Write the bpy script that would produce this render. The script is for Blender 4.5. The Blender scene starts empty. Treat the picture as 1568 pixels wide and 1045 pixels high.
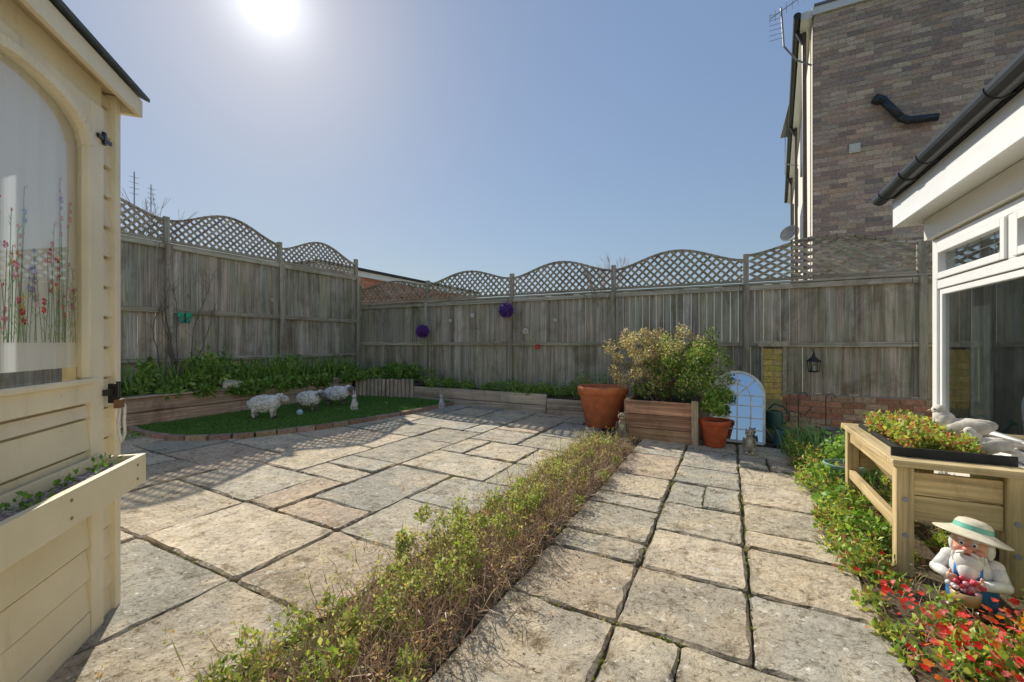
import bpy, math, random
import numpy as np
from mathutils import Vector, Matrix
random.seed(7); rng=np.random.default_rng(7)
scene=bpy.context.scene
scene.view_settings.view_transform='Standard'
try: scene.view_settings.look='None'
except: pass
scene.view_settings.exposure=0
COL=scene.collection

# ------------------------------------------------------------------ materials
def new_mat(name):
    m=bpy.data.materials.new(name); m.use_nodes=True
    nt=m.node_tree; nt.nodes.clear()
    out=nt.nodes.new('ShaderNodeOutputMaterial')
    return m,nt,out
def N(nt,t,**k):
    n=nt.nodes.new(t)
    for a,b in k.items(): setattr(n,a,b)
    return n
def mixc(nt,fac,a,b,blend='MIX'):
    n=N(nt,'ShaderNodeMix',data_type='RGBA',blend_type=blend)
    for s,v in ((0,fac),(6,a),(7,b)):
        if isinstance(v,bpy.types.NodeSocket): nt.links.new(v,n.inputs[s])
        elif s==0: n.inputs[0].default_value=v
        else: n.inputs[s].default_value=(v[0],v[1],v[2],1)
    return n.outputs[2]
def noise(nt,vec,scale,detail=4,rough=.6,dist=0):
    n=N(nt,'ShaderNodeTexNoise'); n.inputs['Scale'].default_value=scale
    n.inputs['Detail'].default_value=detail; n.inputs['Roughness'].default_value=rough
    n.inputs['Distortion'].default_value=dist
    nt.links.new(vec,n.inputs['Vector']); return n.outputs['Fac']
def ramp(nt,fac,p0,p1,c0=(0,0,0),c1=(1,1,1)):
    r=N(nt,'ShaderNodeValToRGB'); e=r.color_ramp.elements
    e[0].position=p0; e[1].position=p1; e[0].color=(*c0,1); e[1].color=(*c1,1)
    nt.links.new(fac,r.inputs[0]); return r.outputs[0]
def math_(nt,op,a,b):
    n=N(nt,'ShaderNodeMath',operation=op)
    for i,v in enumerate((a,b)):
        if isinstance(v,bpy.types.NodeSocket): nt.links.new(v,n.inputs[i])
        else: n.inputs[i].default_value=v
    return n.outputs[0]
def pos(nt,scale=(1,1,1),rot=(0,0,0)):
    g=N(nt,'ShaderNodeNewGeometry'); mp=N(nt,'ShaderNodeMapping')
    mp.inputs['Scale'].default_value=scale; mp.inputs['Rotation'].default_value=rot
    nt.links.new(g.outputs['Position'],mp.inputs['Vector']); return mp.outputs[0]
def bump(nt,h,strength,dist=.01,nrm=None):
    b=N(nt,'ShaderNodeBump'); b.inputs['Strength'].default_value=strength; b.inputs['Distance'].default_value=dist
    nt.links.new(h,b.inputs['Height'])
    if nrm: nt.links.new(nrm,b.inputs['Normal'])
    return b.outputs[0]
def attr(nt):
    a=N(nt,'ShaderNodeAttribute'); a.attribute_name='Col'; return a.outputs['Color']
def principled(nt,out,col,rough=.8,nrm=None,metal=0,spec=.3):
    p=N(nt,'ShaderNodeBsdfPrincipled')
    if isinstance(col,bpy.types.NodeSocket): nt.links.new(col,p.inputs['Base Color'])
    else: p.inputs['Base Color'].default_value=(*col,1)
    p.inputs['Roughness'].default_value=rough
    p.inputs['Metallic'].default_value=metal
    p.inputs['Specular IOR Level'].default_value=spec
    if nrm: nt.links.new(nrm,p.inputs['Normal'])
    nt.links.new(p.outputs[0],out.inputs[0]); return p

def m_generic(name,rough=.7,nscale=12,var=.35,bs=.2,bd=.004,spec=.3,bscale=60):
    m,nt,out=new_mat(name); v=pos(nt)
    f=noise(nt,v,nscale,5); d=ramp(nt,f,.3,.7,(1-var,)*3,(1+var*.3,)*3)
    c=mixc(nt,1.0,attr(nt),d,'MULTIPLY')
    principled(nt,out,c,rough,bump(nt,noise(nt,v,bscale,4),bs,bd),spec=spec); return m
def m_paint():
    m,nt,out=new_mat('cream_paint'); v=pos(nt)
    d=ramp(nt,noise(nt,v,3,5),.3,.7,(.86,.85,.82),(1.04,1.04,1.03)); c=mixc(nt,1.0,attr(nt),d,'MULTIPLY')
    st=ramp(nt,noise(nt,pos(nt,(9,9,.9)),1.5,5,.6),.58,.78); c=mixc(nt,math_(nt,'MULTIPLY',st,.35),c,(.36,.31,.2))
    dots=ramp(nt,noise(nt,v,55,2),.74,.78); c=mixc(nt,math_(nt,'MULTIPLY',dots,.6),c,(.22,.14,.07))
    principled(nt,out,c,.5,bump(nt,noise(nt,pos(nt,(60,60,25)),1,3),.12,.002),spec=.35); return m
def m_wood(name,axis='Z',algae=(.20,.21,.12),am=.35,rough=.85,contrast=.55,stain=.55):
    m,nt,out=new_mat(name)
    s={'Z':(45,45,1.6),'X':(1.6,45,45),'Y':(45,1.6,45)}[axis]
    vs=pos(nt,s); v=pos(nt)
    g=noise(nt,vs,1.0,6,.65,.3)
    gc=ramp(nt,g,.30,.66,(1-contrast,(1-contrast)*.97,(1-contrast)*.93),(1.22,)*3)
    c=mixc(nt,1.0,attr(nt),gc,'MULTIPLY')
    big=ramp(nt,noise(nt,v,1.6,6,.65),.44,.66)
    c=mixc(nt,math_(nt,'MULTIPLY',big,am),c,algae)
    bl=ramp(nt,noise(nt,pos(nt,(2.2,2.2,1.4)),1.3,6,.7,.5),.50,.68,(1,1,1),(.62,.59,.55)); c=mixc(nt,1.0,c,bl,'MULTIPLY')
    vs2=pos(nt,tuple(x*.22 for x in s)); st=ramp(nt,noise(nt,vs2,1.0,5),.46,.70,(1.06,1.06,1.06),(stain,stain*.96,stain*.9))
    c=mixc(nt,1.0,c,st,'MULTIPLY')
    vs3=pos(nt,tuple(x*.5 for x in s)); dk=ramp(nt,noise(nt,vs3,1.3,3,.6,.5),.64,.72,(1,1,1),(.62,.58,.52)); c=mixc(nt,1.0,c,dk,'MULTIPLY')
    kn=ramp(nt,noise(nt,pos(nt,(14,14,9)),1,2),.73,.77,(1,1,1),(.5,.45,.4)); c=mixc(nt,1.0,c,kn,'MULTIPLY')
    principled(nt,out,c,rough,bump(nt,g,.5,.004),spec=.2); return m
def m_leaf(name,trans=.35,rough=.5):
    m,nt,out=new_mat(name); c=attr(nt)
    p=N(nt,'ShaderNodeBsdfPrincipled'); nt.links.new(c,p.inputs['Base Color']); p.inputs['Roughness'].default_value=rough
    p.inputs['Specular IOR Level'].default_value=.35
    t=N(nt,'ShaderNodeBsdfTranslucent')
    tc=mixc(nt,1.0,c,(1.5,1.4,.7),'MULTIPLY'); nt.links.new(tc,t.inputs[0])
    mx=N(nt,'ShaderNodeMixShader'); mx.inputs[0].default_value=trans
    nt.links.new(p.outputs[0],mx.inputs[1]); nt.links.new(t.outputs[0],mx.inputs[2]); nt.links.new(mx.outputs[0],out.inputs[0]); return m
def m_fabric():
    m,nt,out=new_mat('net_fabric'); c=attr(nt)
    d=N(nt,'ShaderNodeBsdfDiffuse'); nt.links.new(c,d.inputs[0]); t=N(nt,'ShaderNodeBsdfTranslucent'); nt.links.new(c,t.inputs[0])
    mx=N(nt,'ShaderNodeMixShader'); mx.inputs[0].default_value=.5
    nt.links.new(d.outputs[0],mx.inputs[1]); nt.links.new(t.outputs[0],mx.inputs[2]); nt.links.new(mx.outputs[0],out.inputs[0]); return m
def m_stone():
    m,nt,out=new_mat('riven_sandstone'); v=pos(nt)
    c=attr(nt)
    b=ramp(nt,noise(nt,v,4,6,.7,.5),.42,.66)
    c=mixc(nt,math_(nt,'MULTIPLY',b,.6),c,(.42,.37,.29))
    b2=ramp(nt,noise(nt,v,2.3,4,.6,.8),.48,.68)
    c=mixc(nt,math_(nt,'MULTIPLY',b2,.55),c,(.86,.69,.46))
    b3=ramp(nt,noise(nt,v,8.5,6,.78,.4),.52,.66,(1,1,1),(.46,.41,.34)); c=mixc(nt,1.0,c,b3,'MULTIPLY')
    sp=ramp(nt,noise(nt,v,42,5,.78),.52,.66,(1.05,1.05,1.04),(.38,.33,.27))
    c=mixc(nt,1.0,c,sp,'MULTIPLY')
    mo=ramp(nt,noise(nt,v,1.3,5,.7,.4),.57,.70); mo2=ramp(nt,noise(nt,v,30,4,.7),.45,.6); c=mixc(nt,math_(nt,'MULTIPLY',math_(nt,'MULTIPLY',mo,mo2),.7),c,(.20,.21,.11))
    li=ramp(nt,noise(nt,v,26,3,.6),.64,.68); c=mixc(nt,li,c,(.84,.79,.68))
    h1=noise(nt,v,8,8,.72,.7); h2=noise(nt,v,45,5,.7)
    n1=bump(nt,h1,.9,.052); n2=bump(nt,h2,.6,.010,n1)
    principled(nt,out,c,.88,n2,spec=.25); return m
def m_soil(name,c1=(.10,.075,.05),c2=(.19,.15,.10),sc=25,moss=(.09,.11,.03),mp=.58):
    m,nt,out=new_mat(name); v=pos(nt); f=noise(nt,v,sc,6,.75)
    c=mixc(nt,ramp(nt,f,.35,.65),c1,c2); mo=ramp(nt,noise(nt,v,3,4),mp,mp+.1); c=mixc(nt,mo,c,moss)
    principled(nt,out,c,.95,bump(nt,f,.8,.02),spec=.1); return m
def m_glass(name,refl=.25,tint=(1,1,1)):
    m,nt,out=new_mat(name)
    t=N(nt,'ShaderNodeBsdfTransparent'); t.inputs[0].default_value=(*tint,1)
    g=N(nt,'ShaderNodeBsdfGlossy'); g.inputs['Roughness'].default_value=.01
    lw=N(nt,'ShaderNodeLayerWeight'); lw.inputs[0].default_value=.5
    f=math_(nt,'ADD',math_(nt,'MULTIPLY',math_(nt,'POWER',lw.outputs['Facing'],3.0),.85),refl)
    mx=N(nt,'ShaderNodeMixShader'); nt.links.new(f,mx.inputs[0])
    nt.links.new(t.outputs[0],mx.inputs[1]); nt.links.new(g.outputs[0],mx.inputs[2]); nt.links.new(mx.outputs[0],out.inputs[0]); return m

M_gen=m_generic('painted_surface'); M_paint=m_paint(); M_fab=m_fabric()
M_render=m_generic('masonry_render',.85,4,.14,.3,.004,.2,120)
M_upvc=m_generic('white_upvc',.35,3,.06,.03,.001,.4)
M_metal=m_generic('dark_plastic',.4,10,.3,.1,.001,.5)
M_terra=m_generic('terracotta',.75,9,.3,.2,.004)
M_brick=m_generic('brick_faces',.9,30,.40,.6,.006,.2,80)
M_mortar=m_generic('mortar',.95,20,.3,.5,.005,.15)
M_glaze=m_generic('glazed_ornament',.35,25,.2,.25,.003,.5,50)
M_matte=m_generic('matte_stone_ornament',.8,30,.3,.5,.004,.25,70)
AL=(.33,.34,.19)
M_wz=m_wood('weathered_wood_upright','Z',AL,.5,contrast=.5,stain=.6); M_wx=m_wood('weathered_wood_x','X',AL,.4,contrast=.5,stain=.6); M_wy=m_wood('weathered_wood_y','Y',AL,.4,contrast=.5,stain=.6)
M_px=m_wood('pine_x','X',(.30,.30,.13),.3,.7,.35,.7); M_pz=m_wood('pine_z','Z',(.30,.30,.13),.3,.7,.35,.7); M_py=m_wood('pine_y','Y',(.30,.30,.13),.3,.7,.35,.7)
M_leaf=m_leaf('leaves'); M_grass=m_leaf('grass_blades',.25,.6); M_dry=m_leaf('twigs',.05,.8)
M_stone=m_stone(); M_soil=m_soil('soil'); M_joint=m_soil('paving_joints',(.08,.06,.04),(.20,.16,.105),30,(.14,.15,.05),.50)
M_far=m_soil('ground_grass',(.05,.07,.02),(.09,.11,.04),2)
M_glass=m_glass('window_glass',.10); M_glassd=m_glass('house_window_glass',.24,(.75,.8,.8))
mm_,nt_,o_=new_mat('mirror_silver'); g_=N(nt_,'ShaderNodeBsdfGlossy'); g_.inputs['Roughness'].default_value=.02; g_.inputs[0].default_value=(.50,.62,.78,1); nt_.links.new(g_.outputs[0],o_.inputs[0]); M_mirror=mm_

# ------------------------------------------------------------------ mesh builder
class MB:
    def __init__(s,T=None): s.v=[];s.f=[];s.c=[];s.m=[];s.T=T
    def add(s,vs,fs,col=(.5,.5,.5),mi=0,M=None):
        o=len(s.v); flip=False
        if M is not None:
            vs=[M@Vector(p) for p in vs]
            if M.determinant()<0: flip=not flip
        if s.T is not None:
            vs=[s.T@Vector(p) for p in vs]
            if s.T.determinant()<0: flip=not flip
        s.v.extend([tuple(p) for p in vs])
        for f in fs:
            f=[i+o for i in f]
            if flip: f=f[::-1]
            s.f.append(f); s.c.append(col); s.m.append(mi)
    def box(s,a,b,col=(.5,.5,.5),mi=0,M=None):
        x0,y0,z0=a;x1,y1,z1=b
        s.add([(x0,y0,z0),(x1,y0,z0),(x1,y1,z0),(x0,y1,z0),(x0,y0,z1),(x1,y0,z1),(x1,y1,z1),(x0,y1,z1)],
              [(0,3,2,1),(4,5,6,7),(0,1,5,4),(1,2,6,5),(2,3,7,6),(3,0,4,7)],col,mi,M)
    def bar(s,p0,p1,w,h,col=(.5,.5,.5),mi=0,up=(0,0,1)):
        p0=Vector(p0);p1=Vector(p1);d=(p1-p0);L=d.length
        if L<1e-6:return
        d/=L;u=Vector(up);sd=d.cross(u)
        if sd.length<1e-4: sd=d.cross(Vector((1,0,0)))
        sd.normalize();u=sd.cross(d)
        M=Matrix(((d.x,sd.x,u.x,p0.x),(d.y,sd.y,u.y,p0.y),(d.z,sd.z,u.z,p0.z),(0,0,0,1)))
        s.box((0,-w/2,-h/2),(L,w/2,h/2),col,mi,M)
    def cyl(s,p0,p1,r0,r1=None,col=(.5,.5,.5),mi=0,seg=12,caps=True):
        if r1 is None:r1=r0
        p0=Vector(p0);p1=Vector(p1);d=(p1-p0)
        if d.length<1e-7:return
        d.normalize();a=d.orthogonal().normalized();b=d.cross(a)
        vs=[];fs=[]
        for p,r in((p0,r0),(p1,r1)):
            for i in range(seg):
                t=2*math.pi*i/seg; vs.append(p+a*(r*math.cos(t))+b*(r*math.sin(t)))
        for i in range(seg):
            j=(i+1)%seg; fs.append((i,j,seg+j,seg+i))
        if caps: fs.append(tuple(range(seg))[::-1]); fs.append(tuple(range(seg,2*seg)))
        s.add(vs,fs,col,mi)
    def tube(s,pts,r,col,mi=0,seg=8):
        for i in range(len(pts)-1): s.cyl(pts[i],pts[i+1],r,r,col,mi,seg)
    def ell(s,c,r,col=(.5,.5,.5),mi=0,seg=16,rings=10,M=None):
        vs=[];fs=[];c=Vector(c)
        R=M if M is not None else Matrix.Identity(3)
        for i in range(rings+1):
            ph=math.pi*i/rings
            for j in range(seg):
                t=2*math.pi*j/seg
                p=Vector((r[0]*math.sin(ph)*math.cos(t),r[1]*math.sin(ph)*math.sin(t),r[2]*math.cos(ph)))
                vs.append(c+R@p)
        for i in range(rings):
            for j in range(seg):
                k=(j+1)%seg; fs.append((i*seg+j,(i+1)*seg+j,(i+1)*seg+k,i*seg+k))
        s.add(vs,fs,col,mi)
    def lathe(s,prof,c,col=(.5,.5,.5),mi=0,seg=32):
        vs=[];fs=[]
        for r,z in prof:
            for j in range(seg):
                t=2*math.pi*j/seg; vs.append((c[0]+r*math.cos(t),c[1]+r*math.sin(t),c[2]+z))
        for i in range(len(prof)-1):
            for j in range(seg):
                k=(j+1)%seg; fs.append((i*seg+j,i*seg+k,(i+1)*seg+k,(i+1)*seg+j))
        s.add(vs,fs,col,mi)
    def build(s,name,mats,parent=None,smooth=False,bevel=0):
        if not isinstance(mats,(list,tuple)): mats=[mats]
        A=np.array(s.v,dtype=float); c=(A.min(0)+A.max(0))/2
        me=bpy.data.meshes.new(name); me.from_pydata((A-c).tolist(),[],s.f)
        for m in mats: me.materials.append(m)
        me.polygons.foreach_set('material_index',s.m)
        n=np.array([len(f) for f in s.f]); cc=np.repeat(np.array([(*k,1) for k in s.c],dtype=np.float32),n,axis=0)
        at=me.color_attributes.new('Col','FLOAT_COLOR','CORNER'); at.data.foreach_set('color',cc.ravel())
        if smooth: me.polygons.foreach_set('use_smooth',[True]*len(s.f))
        ob=bpy.data.objects.new(name,me); COL.objects.link(ob); ob.location=c
        if parent is not None:
            ob.parent=parent; ob.location=Vector(c)-parent.location
        if bevel:
            b=ob.modifiers.new('b','BEVEL'); b.width=bevel; b.segments=2; b.limit_method='ANGLE'; b.angle_limit=.7
        return ob
def empty(name,loc):
    e=bpy.data.objects.new(name,None); COL.objects.link(e); e.location=loc; return e
def frame(O,S,Nn):
    return Matrix(((S[0],Nn[0],0,O[0]),(S[1],Nn[1],0,O[1]),(0,0,1,O[2]),(0,0,0,1)))
def gz(x): return -.024*x
def jit(c,a=.12):
    k=1+random.uniform(-a,a); return tuple(max(0,x*k*(1+random.uniform(-a*.3,a*.3))) for x in c)

def quads_obj(name,V,Cc,mat,parent=None):
    n=len(V)//4; c=(V.min(0)+V.max(0))/2; V=V-c
    me=bpy.data.meshes.new(name); me.vertices.add(n*4); me.vertices.foreach_set('co',V.astype(np.float32).ravel())
    me.loops.add(n*4); me.loops.foreach_set('vertex_index',np.arange(n*4,dtype=np.int32))
    me.polygons.add(n); me.polygons.foreach_set('loop_start',np.arange(0,n*4,4,dtype=np.int32)); me.polygons.foreach_set('loop_total',np.full(n,4,dtype=np.int32))
    me.update(calc_edges=True)
    cc=np.ones((n*4,4),dtype=np.float32); cc[:,:3]=np.repeat(Cc,4,axis=0)
    at=me.color_attributes.new('Col','FLOAT_COLOR','CORNER'); at.data.foreach_set('color',cc.ravel())
    me.materials.append(mat)
    ob=bpy.data.objects.new(name,me); COL.objects.link(ob); ob.location=c
    if parent is not None: ob.parent=parent; ob.location=Vector(c)-parent.location
    return ob
def leafquads(P,size,up=.3,aspect=.5):
    n=len(P); d=rng.normal(size=(n,3)); d[:,2]+=up; d/=np.linalg.norm(d,axis=1)[:,None]
    r=rng.normal(size=(n,3)); s=np.cross(d,r); s/=np.linalg.norm(s,axis=1)[:,None]
    nn=np.cross(d,s)
    size=np.broadcast_to(size,(n,))[:,None]
    L=d*size; W=s*size*aspect*.5; F=nn*size*.12
    V=np.stack([P,P+L*.5+W+F,P+L,P+L*.5-W+F],axis=1).reshape(-1,3); return V
def pick(n,cols,w=None,v=.25):
    cols=np.array(cols); i=rng.choice(len(cols),n,p=w); return cols[i]*(1+rng.uniform(-v,v,(n,1)))
def clumps(cs,rs,n_each):
    out=[]
    for c,r in zip(cs,rs):
        n=int(n_each); d=rng.normal(size=(n,3)); d/=np.linalg.norm(d,axis=1)[:,None]
        k=rng.uniform(.35,1.05,(n,1))**.6
        out.append(np.array(c)+d*k*np.array(r))
    return np.concatenate(out)
def flowers(C,size,cols):
    V=[];K=[]
    for c,col in zip(C,cols):
        nrm=Vector((random.gauss(0,.5),random.gauss(-.4,.5),1)).normalized(); a=nrm.orthogonal().normalized(); b=nrm.cross(a)
        t0=random.uniform(0,6); sz=size*random.uniform(.7,1.3)
        for k in range(6):
            t=t0+k*math.pi/3; d=a*math.cos(t)+b*math.sin(t); e=nrm.cross(d); s=sz*random.uniform(.8,1.2)
            p=Vector(c); V+= [p,p+d*s*.6+e*s*.35+nrm*s*.2,p+d*s+nrm*s*.15,p+d*s*.6-e*s*.35+nrm*s*.2]; K.append(jit(col,.2))
    return np.array([tuple(v) for v in V]),np.array(K)
def straps(bases,L,w,lean=.5,seg=4):
    V=[]
    for b in bases:
        a=random.uniform(0,6.28); d=Vector((math.cos(a),math.sin(a),0)); s=Vector((-d.y,d.x,0)); l=L*random.uniform(.6,1.1); ln=lean*random.uniform(.3,1.2)
        pts=[]
        for i in range(seg+1):
            t=i/seg; pts.append(Vector(b)+d*(l*ln*t*t)+Vector((0,0,l*(t-.25*ln*t*t*t))))
        for i in range(seg):
            w0=w*(1-(i/seg)**2)*.5; w1=w*(1-((i+1)/seg)**2)*.5
            V+=[pts[i]-s*w0,pts[i]+s*w0,pts[i+1]+s*w1,pts[i+1]-s*w1]
    return np.array([tuple(v) for v in V])

# ------------------------------------------------------------------ ground and paving
g=MB(); g.box((-300,-300,-.9),(300,300,-.4),(.1,.1,.05)); g.build('ground',M_far)
g=MB(); X0,X1,Y0,Y1=-7.3,1.45,-3.0,7.0
g.add([(X0,Y0,gz(X0)),(X1,Y0,gz(X1)),(X1,Y1,gz(X1)),(X0,Y1,gz(X0)),(X0,Y0,-.5),(X1,Y0,-.5),(X1,Y1,-.5),(X0,Y1,-.5)],
      [(0,1,2,3),(0,4,5,1),(1,5,6,2),(2,6,7,3),(3,7,4,0)]); g.build('paving_bed',M_joint)
def paving(name,xa,xb,ya,yb,u,seed,w3=4):
    rd=random.Random(seed); nx=int(round((xb-xa)/u)); ny=int(round((yb-ya)/u)); occ=[[0]*ny for _ in range(nx)]
    mb=MB()
    for j in range(ny):
        for i in range(nx):
            if occ[i][j]: continue
            opts=[(2,2)]*6+[(3,2)]*w3+[(2,3)]*3+[(2,1)]*2+[(1,2)]*1
            rd.shuffle(opts); opts+=[(2,1),(1,2),(1,1)]
            for a,b in opts:
                if i+a<=nx and j+b<=ny and all(not occ[i+p][j+q] for p in range(a) for q in range(b)): break
            for p in range(a):
                for q in range(b): occ[i+p][j+q]=1
            gp=.0060; x0=xa+i*u+gp+rd.uniform(-.006,.006);x1=xa+(i+a)*u-gp+rd.uniform(-.006,.006);y0=ya+j*u+gp+rd.uniform(-.006,.006);y1=ya+(j+b)*u-gp+rd.uniform(-.006,.006)
            base=rd.choice([(.80,.67,.48),(.83,.68,.49),(.77,.62,.44),(.66,.58,.45),(.58,.54,.45),(.84,.71,.53),(.63,.56,.43),(.80,.61,.44),(.74,.65,.49)])
            k=rd.uniform(.80,1.06); col=tuple(c*k for c in base)
            zt=.020+rd.uniform(-.006,.006); tx=rd.uniform(-.011,.011); ty=rd.uniform(-.011,.011)
            per=[]; m=10
            rc=.016
            def edge(ax,ay,bx,by):
                L=math.hypot(bx-ax,by-ay); dx=(bx-ax)/L; dy=(by-ay)/L; ph=rd.uniform(0,6); am=rd.uniform(.001,.0045)
                for s in range(m+1):
                    t=rc+(L-2*rc)*s/m; o=am*math.sin(ph+s*.9)+rd.uniform(-.0035,.0035)
                    per.append((ax+dx*t-dy*o,ay+dy*t+dx*o))
            edge(x0,y0,x1,y0);edge(x1,y0,x1,y1);edge(x1,y1,x0,y1);edge(x0,y1,x0,y0)
            cx=(x0+x1)/2;cy=(y0+y1)/2; n=len(per); vs=[]
            def Z(x,y): return gz(x)+zt+tx*(x-cx)+ty*(y-cy)
            for x,y in per: vs.append((x,y,gz(x)-.02))
            for x,y in per: vs.append((x,y,Z(x,y)-.010))
            for x,y in per:
                dx=cx-x;dy=cy-y;L=math.hypot(dx,dy); q=.013*rd.uniform(.5,1.7)/L
                vs.append((x+dx*q,y+dy*q,Z(x,y)))
            fs=[]
            for r in range(2):
                for s in range(n):
                    t=(s+1)%n; fs.append((r*n+s,r*n+t,(r+1)*n+t,(r+1)*n+s))
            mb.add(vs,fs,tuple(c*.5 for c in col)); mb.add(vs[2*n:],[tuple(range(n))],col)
    return mb.build(name,M_stone)
paving('patio_paving',-7.2,-1.5,-2.1,6.3,.30,11)
paving('path_paving',-.93,.60,-2.04,5.61,.255,31)
P=[]
for _ in range(420):
    if random.random()<.5: x=random.uniform(-5.5,-1.6); y=random.uniform(.8,5.6)
    else: x=random.uniform(-.9,.6); y=random.uniform(.6,5.4)
    if random.random()<.5:
        x=round((x+7.2)/.3)*.3-7.2 if x<-1.5 else round((x+.93)/.255)*.255-.93; sx,sy=.006,.06
    else:
        y=round((y+2.1)/.3)*.3-2.1 if x<-1.5 else round((y+2.04)/.255)*.255-2.04; sx,sy=.06,.006
    for _ in range(16): P.append((x+random.gauss(0,sx),y+random.gauss(0,sy),gz(x)+.006))
P=np.array(P); quads_obj('joint_moss',leafquads(P,rng.uniform(.006,.020,len(P)),1.0,.6),pick(len(P),[(.22,.25,.05),(.30,.28,.09),(.14,.19,.04)]),M_leaf)

# ------------------------------------------------------------------ fences
WC=[(.53,.475,.385),(.59,.53,.435),(.48,.43,.35),(.56,.485,.38),(.53,.495,.42),(.62,.56,.46),(.51,.45,.355)]
def boards(mb,s0,s1,z0,z1,pitch=.1,n=.0,mi=0,rag=.012):
    s=s0
    while s<s1-.01:
        w=min(pitch*random.uniform(.93,1.07),s1-s); c=jit(random.choice(WC),.12)
        a=random.uniform(-.003,.003)
        zz0=z0+random.uniform(-rag,rag); zz1=z1+random.uniform(-rag,rag)*.5
        mb.add([(s,n,zz0),(s+w-.004,n,zz0),(s+w-.004,n+.024+a,zz0),(s,n+.008+a,zz0),(s,n,zz1),(s+w-.004,n,zz1),(s+w-.004,n+.024+a,zz1),(s,n+.008+a,zz1)],
              [(0,3,2,1),(4,5,6,7),(0,1,5,4),(1,2,6,5),(2,3,7,6),(3,0,4,7)],c,mi); s+=w
TC=(.46,.40,.32)
def trellis(mb,s0,s1,z0,zl,zh,n,k=1.0,pitch=.125,mi=0,wd=.032):
    L=s1-s0
    def top(s):
        t=(s-s0)/L
        return zl+(zh-zl)*(.5-.5*math.cos(2*math.pi*t))**.8
    for sg,nn in((1,n),(-1,n+.008)):
        c=s0-k*(zh-z0)-pitch
        while c<s1+k*(zh-z0)+pitch:
            run=[]
            steps=int((zh-z0)/.006)
            for i in range(steps+1):
                z=z0+i*.006; s=c+sg*k*(z-z0)
                if s0<=s<=s1 and z<=top(s): run.append((s,z))
                elif run: break
            if len(run)>2:
                mb.bar((run[0][0],nn,run[0][1]),(run[-1][0],nn,run[-1][1]),.007,wd,jit(TC,.22),mi)
            c+=pitch*random.uniform(.97,1.03)
    q=18; pts=[(s0+L*i/q,top(s0+L*i/q)) for i in range(q+1)]
    for i in range(q): mb.bar((pts[i][0]-.004,n+.004,pts[i][1]),(pts[i+1][0]+.004,n+.004,pts[i+1][1]),.034,.032,(.48,.42,.34),mi)
    mb.box((s0,n-.012,z0-.015),(s1,n+.022,z0+.02),(.48,.42,.34),mi)
F=frame((-7.2,6.8,0),(1,0),(0,-1))
e=empty('garden_fence',(-2.5,6.8,0))
mb=MB(F)
boards(mb,0,7.48,.10,1.20); boards(mb,7.48,9.6,.53,1.20); boards(mb,0,9.6,1.20,2.0,n=.002)
mb.build('boards',M_wz,e)
mb=MB(F)
for z,h in((1.955,.07),(1.18,.06)):
    s=0
    while s<9.5:
        w=1.835; mb.box((s+.002,.026,z-h/2+random.uniform(-.006,.006)),(s+w-.002,.064,z+h/2),jit((.54,.49,.38),.12)); s+=w
mb.box((0,-.03,2.005),(9.6,.045,2.03),(.51,.46,.36)); mb.build('rails',M_wx,e,bevel=.003)
mb=MB(F); PS=[0.02,1.85,3.735,5.565,7.42,9.27]
for s in PS:
    mb.box((s-.035,-.035,2.03),(s+.035,.03,2.44),jit((.48,.43,.36)))
    mb.box((s-.04,.066,.12),(s+.04,.082,2.0),jit((.50,.44,.35)))
mb.build('posts',M_wz,e,bevel=.004)
mb=MB(F)
for i in range(5):
    a,b=PS[i]+.04,PS[i+1]-.04
    zh=[2.48,2.55,2.57,2.58,2.58][i]
    if i==4: trellis(mb,a,b,2.06,2.42,2.60,-.005,k=1.7,pitch=.155,wd=.034)
    else: trellis(mb,a,b,2.06,2.36,zh,-.005,pitch=.115)
trellis(mb,PS[5]+.04,9.9,2.06,2.36,2.37,-.005)
mb.build('trellis',M_wx,e)
F=frame((-7.2,6.74,0),(0,-1),(1,0))
e=empty('garden_fence',(-7.2,3,0))
mb=MB(F); boards(mb,0,9.5,.2,1.67,pitch=.105); boards(mb,0,9.5,1.67,2.60,pitch=.105,n=.002); mb.build('boards',M_wz,e)
mb=MB(F)
for z,h in((2.575,.06),(1.66,.07),(.95,.06)):
    s=0
    while s<9.4:
        mb.box((s+.002,.026,z-h/2),(s+1.83,.064,z+h/2),jit((.54,.49,.38))); s+=1.835
mb.box((0,-.03,2.605),(9.5,.045,2.63),(.51,.46,.36)); mb.build('rails',M_wy,e,bevel=.003)
mb=MB(F); PL=[.07,1.83,3.56,5.4,7.2,9.0]
for s in PL:
    mb.box((s-.035,-.035,2.63),(s+.035,.03,3.01),jit((.48,.43,.36)))
    mb.box((s-.045,.066,.2),(s+.045,.09,2.6),jit((.52,.46,.36)))
mb.build('posts',M_wz,e,bevel=.004)
mb=MB(F)
for i in range(5):
    zl,zh=((2.90,3.17),(2.96,3.22),(2.96,3.20),(2.98,3.2),(3,3.2))[i]
    trellis(mb,PL[i]+.04,PL[i+1]-.04,2.66,zl,zh,-.005,pitch=.105)
mb.build('trellis',M_wy,e)

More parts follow.
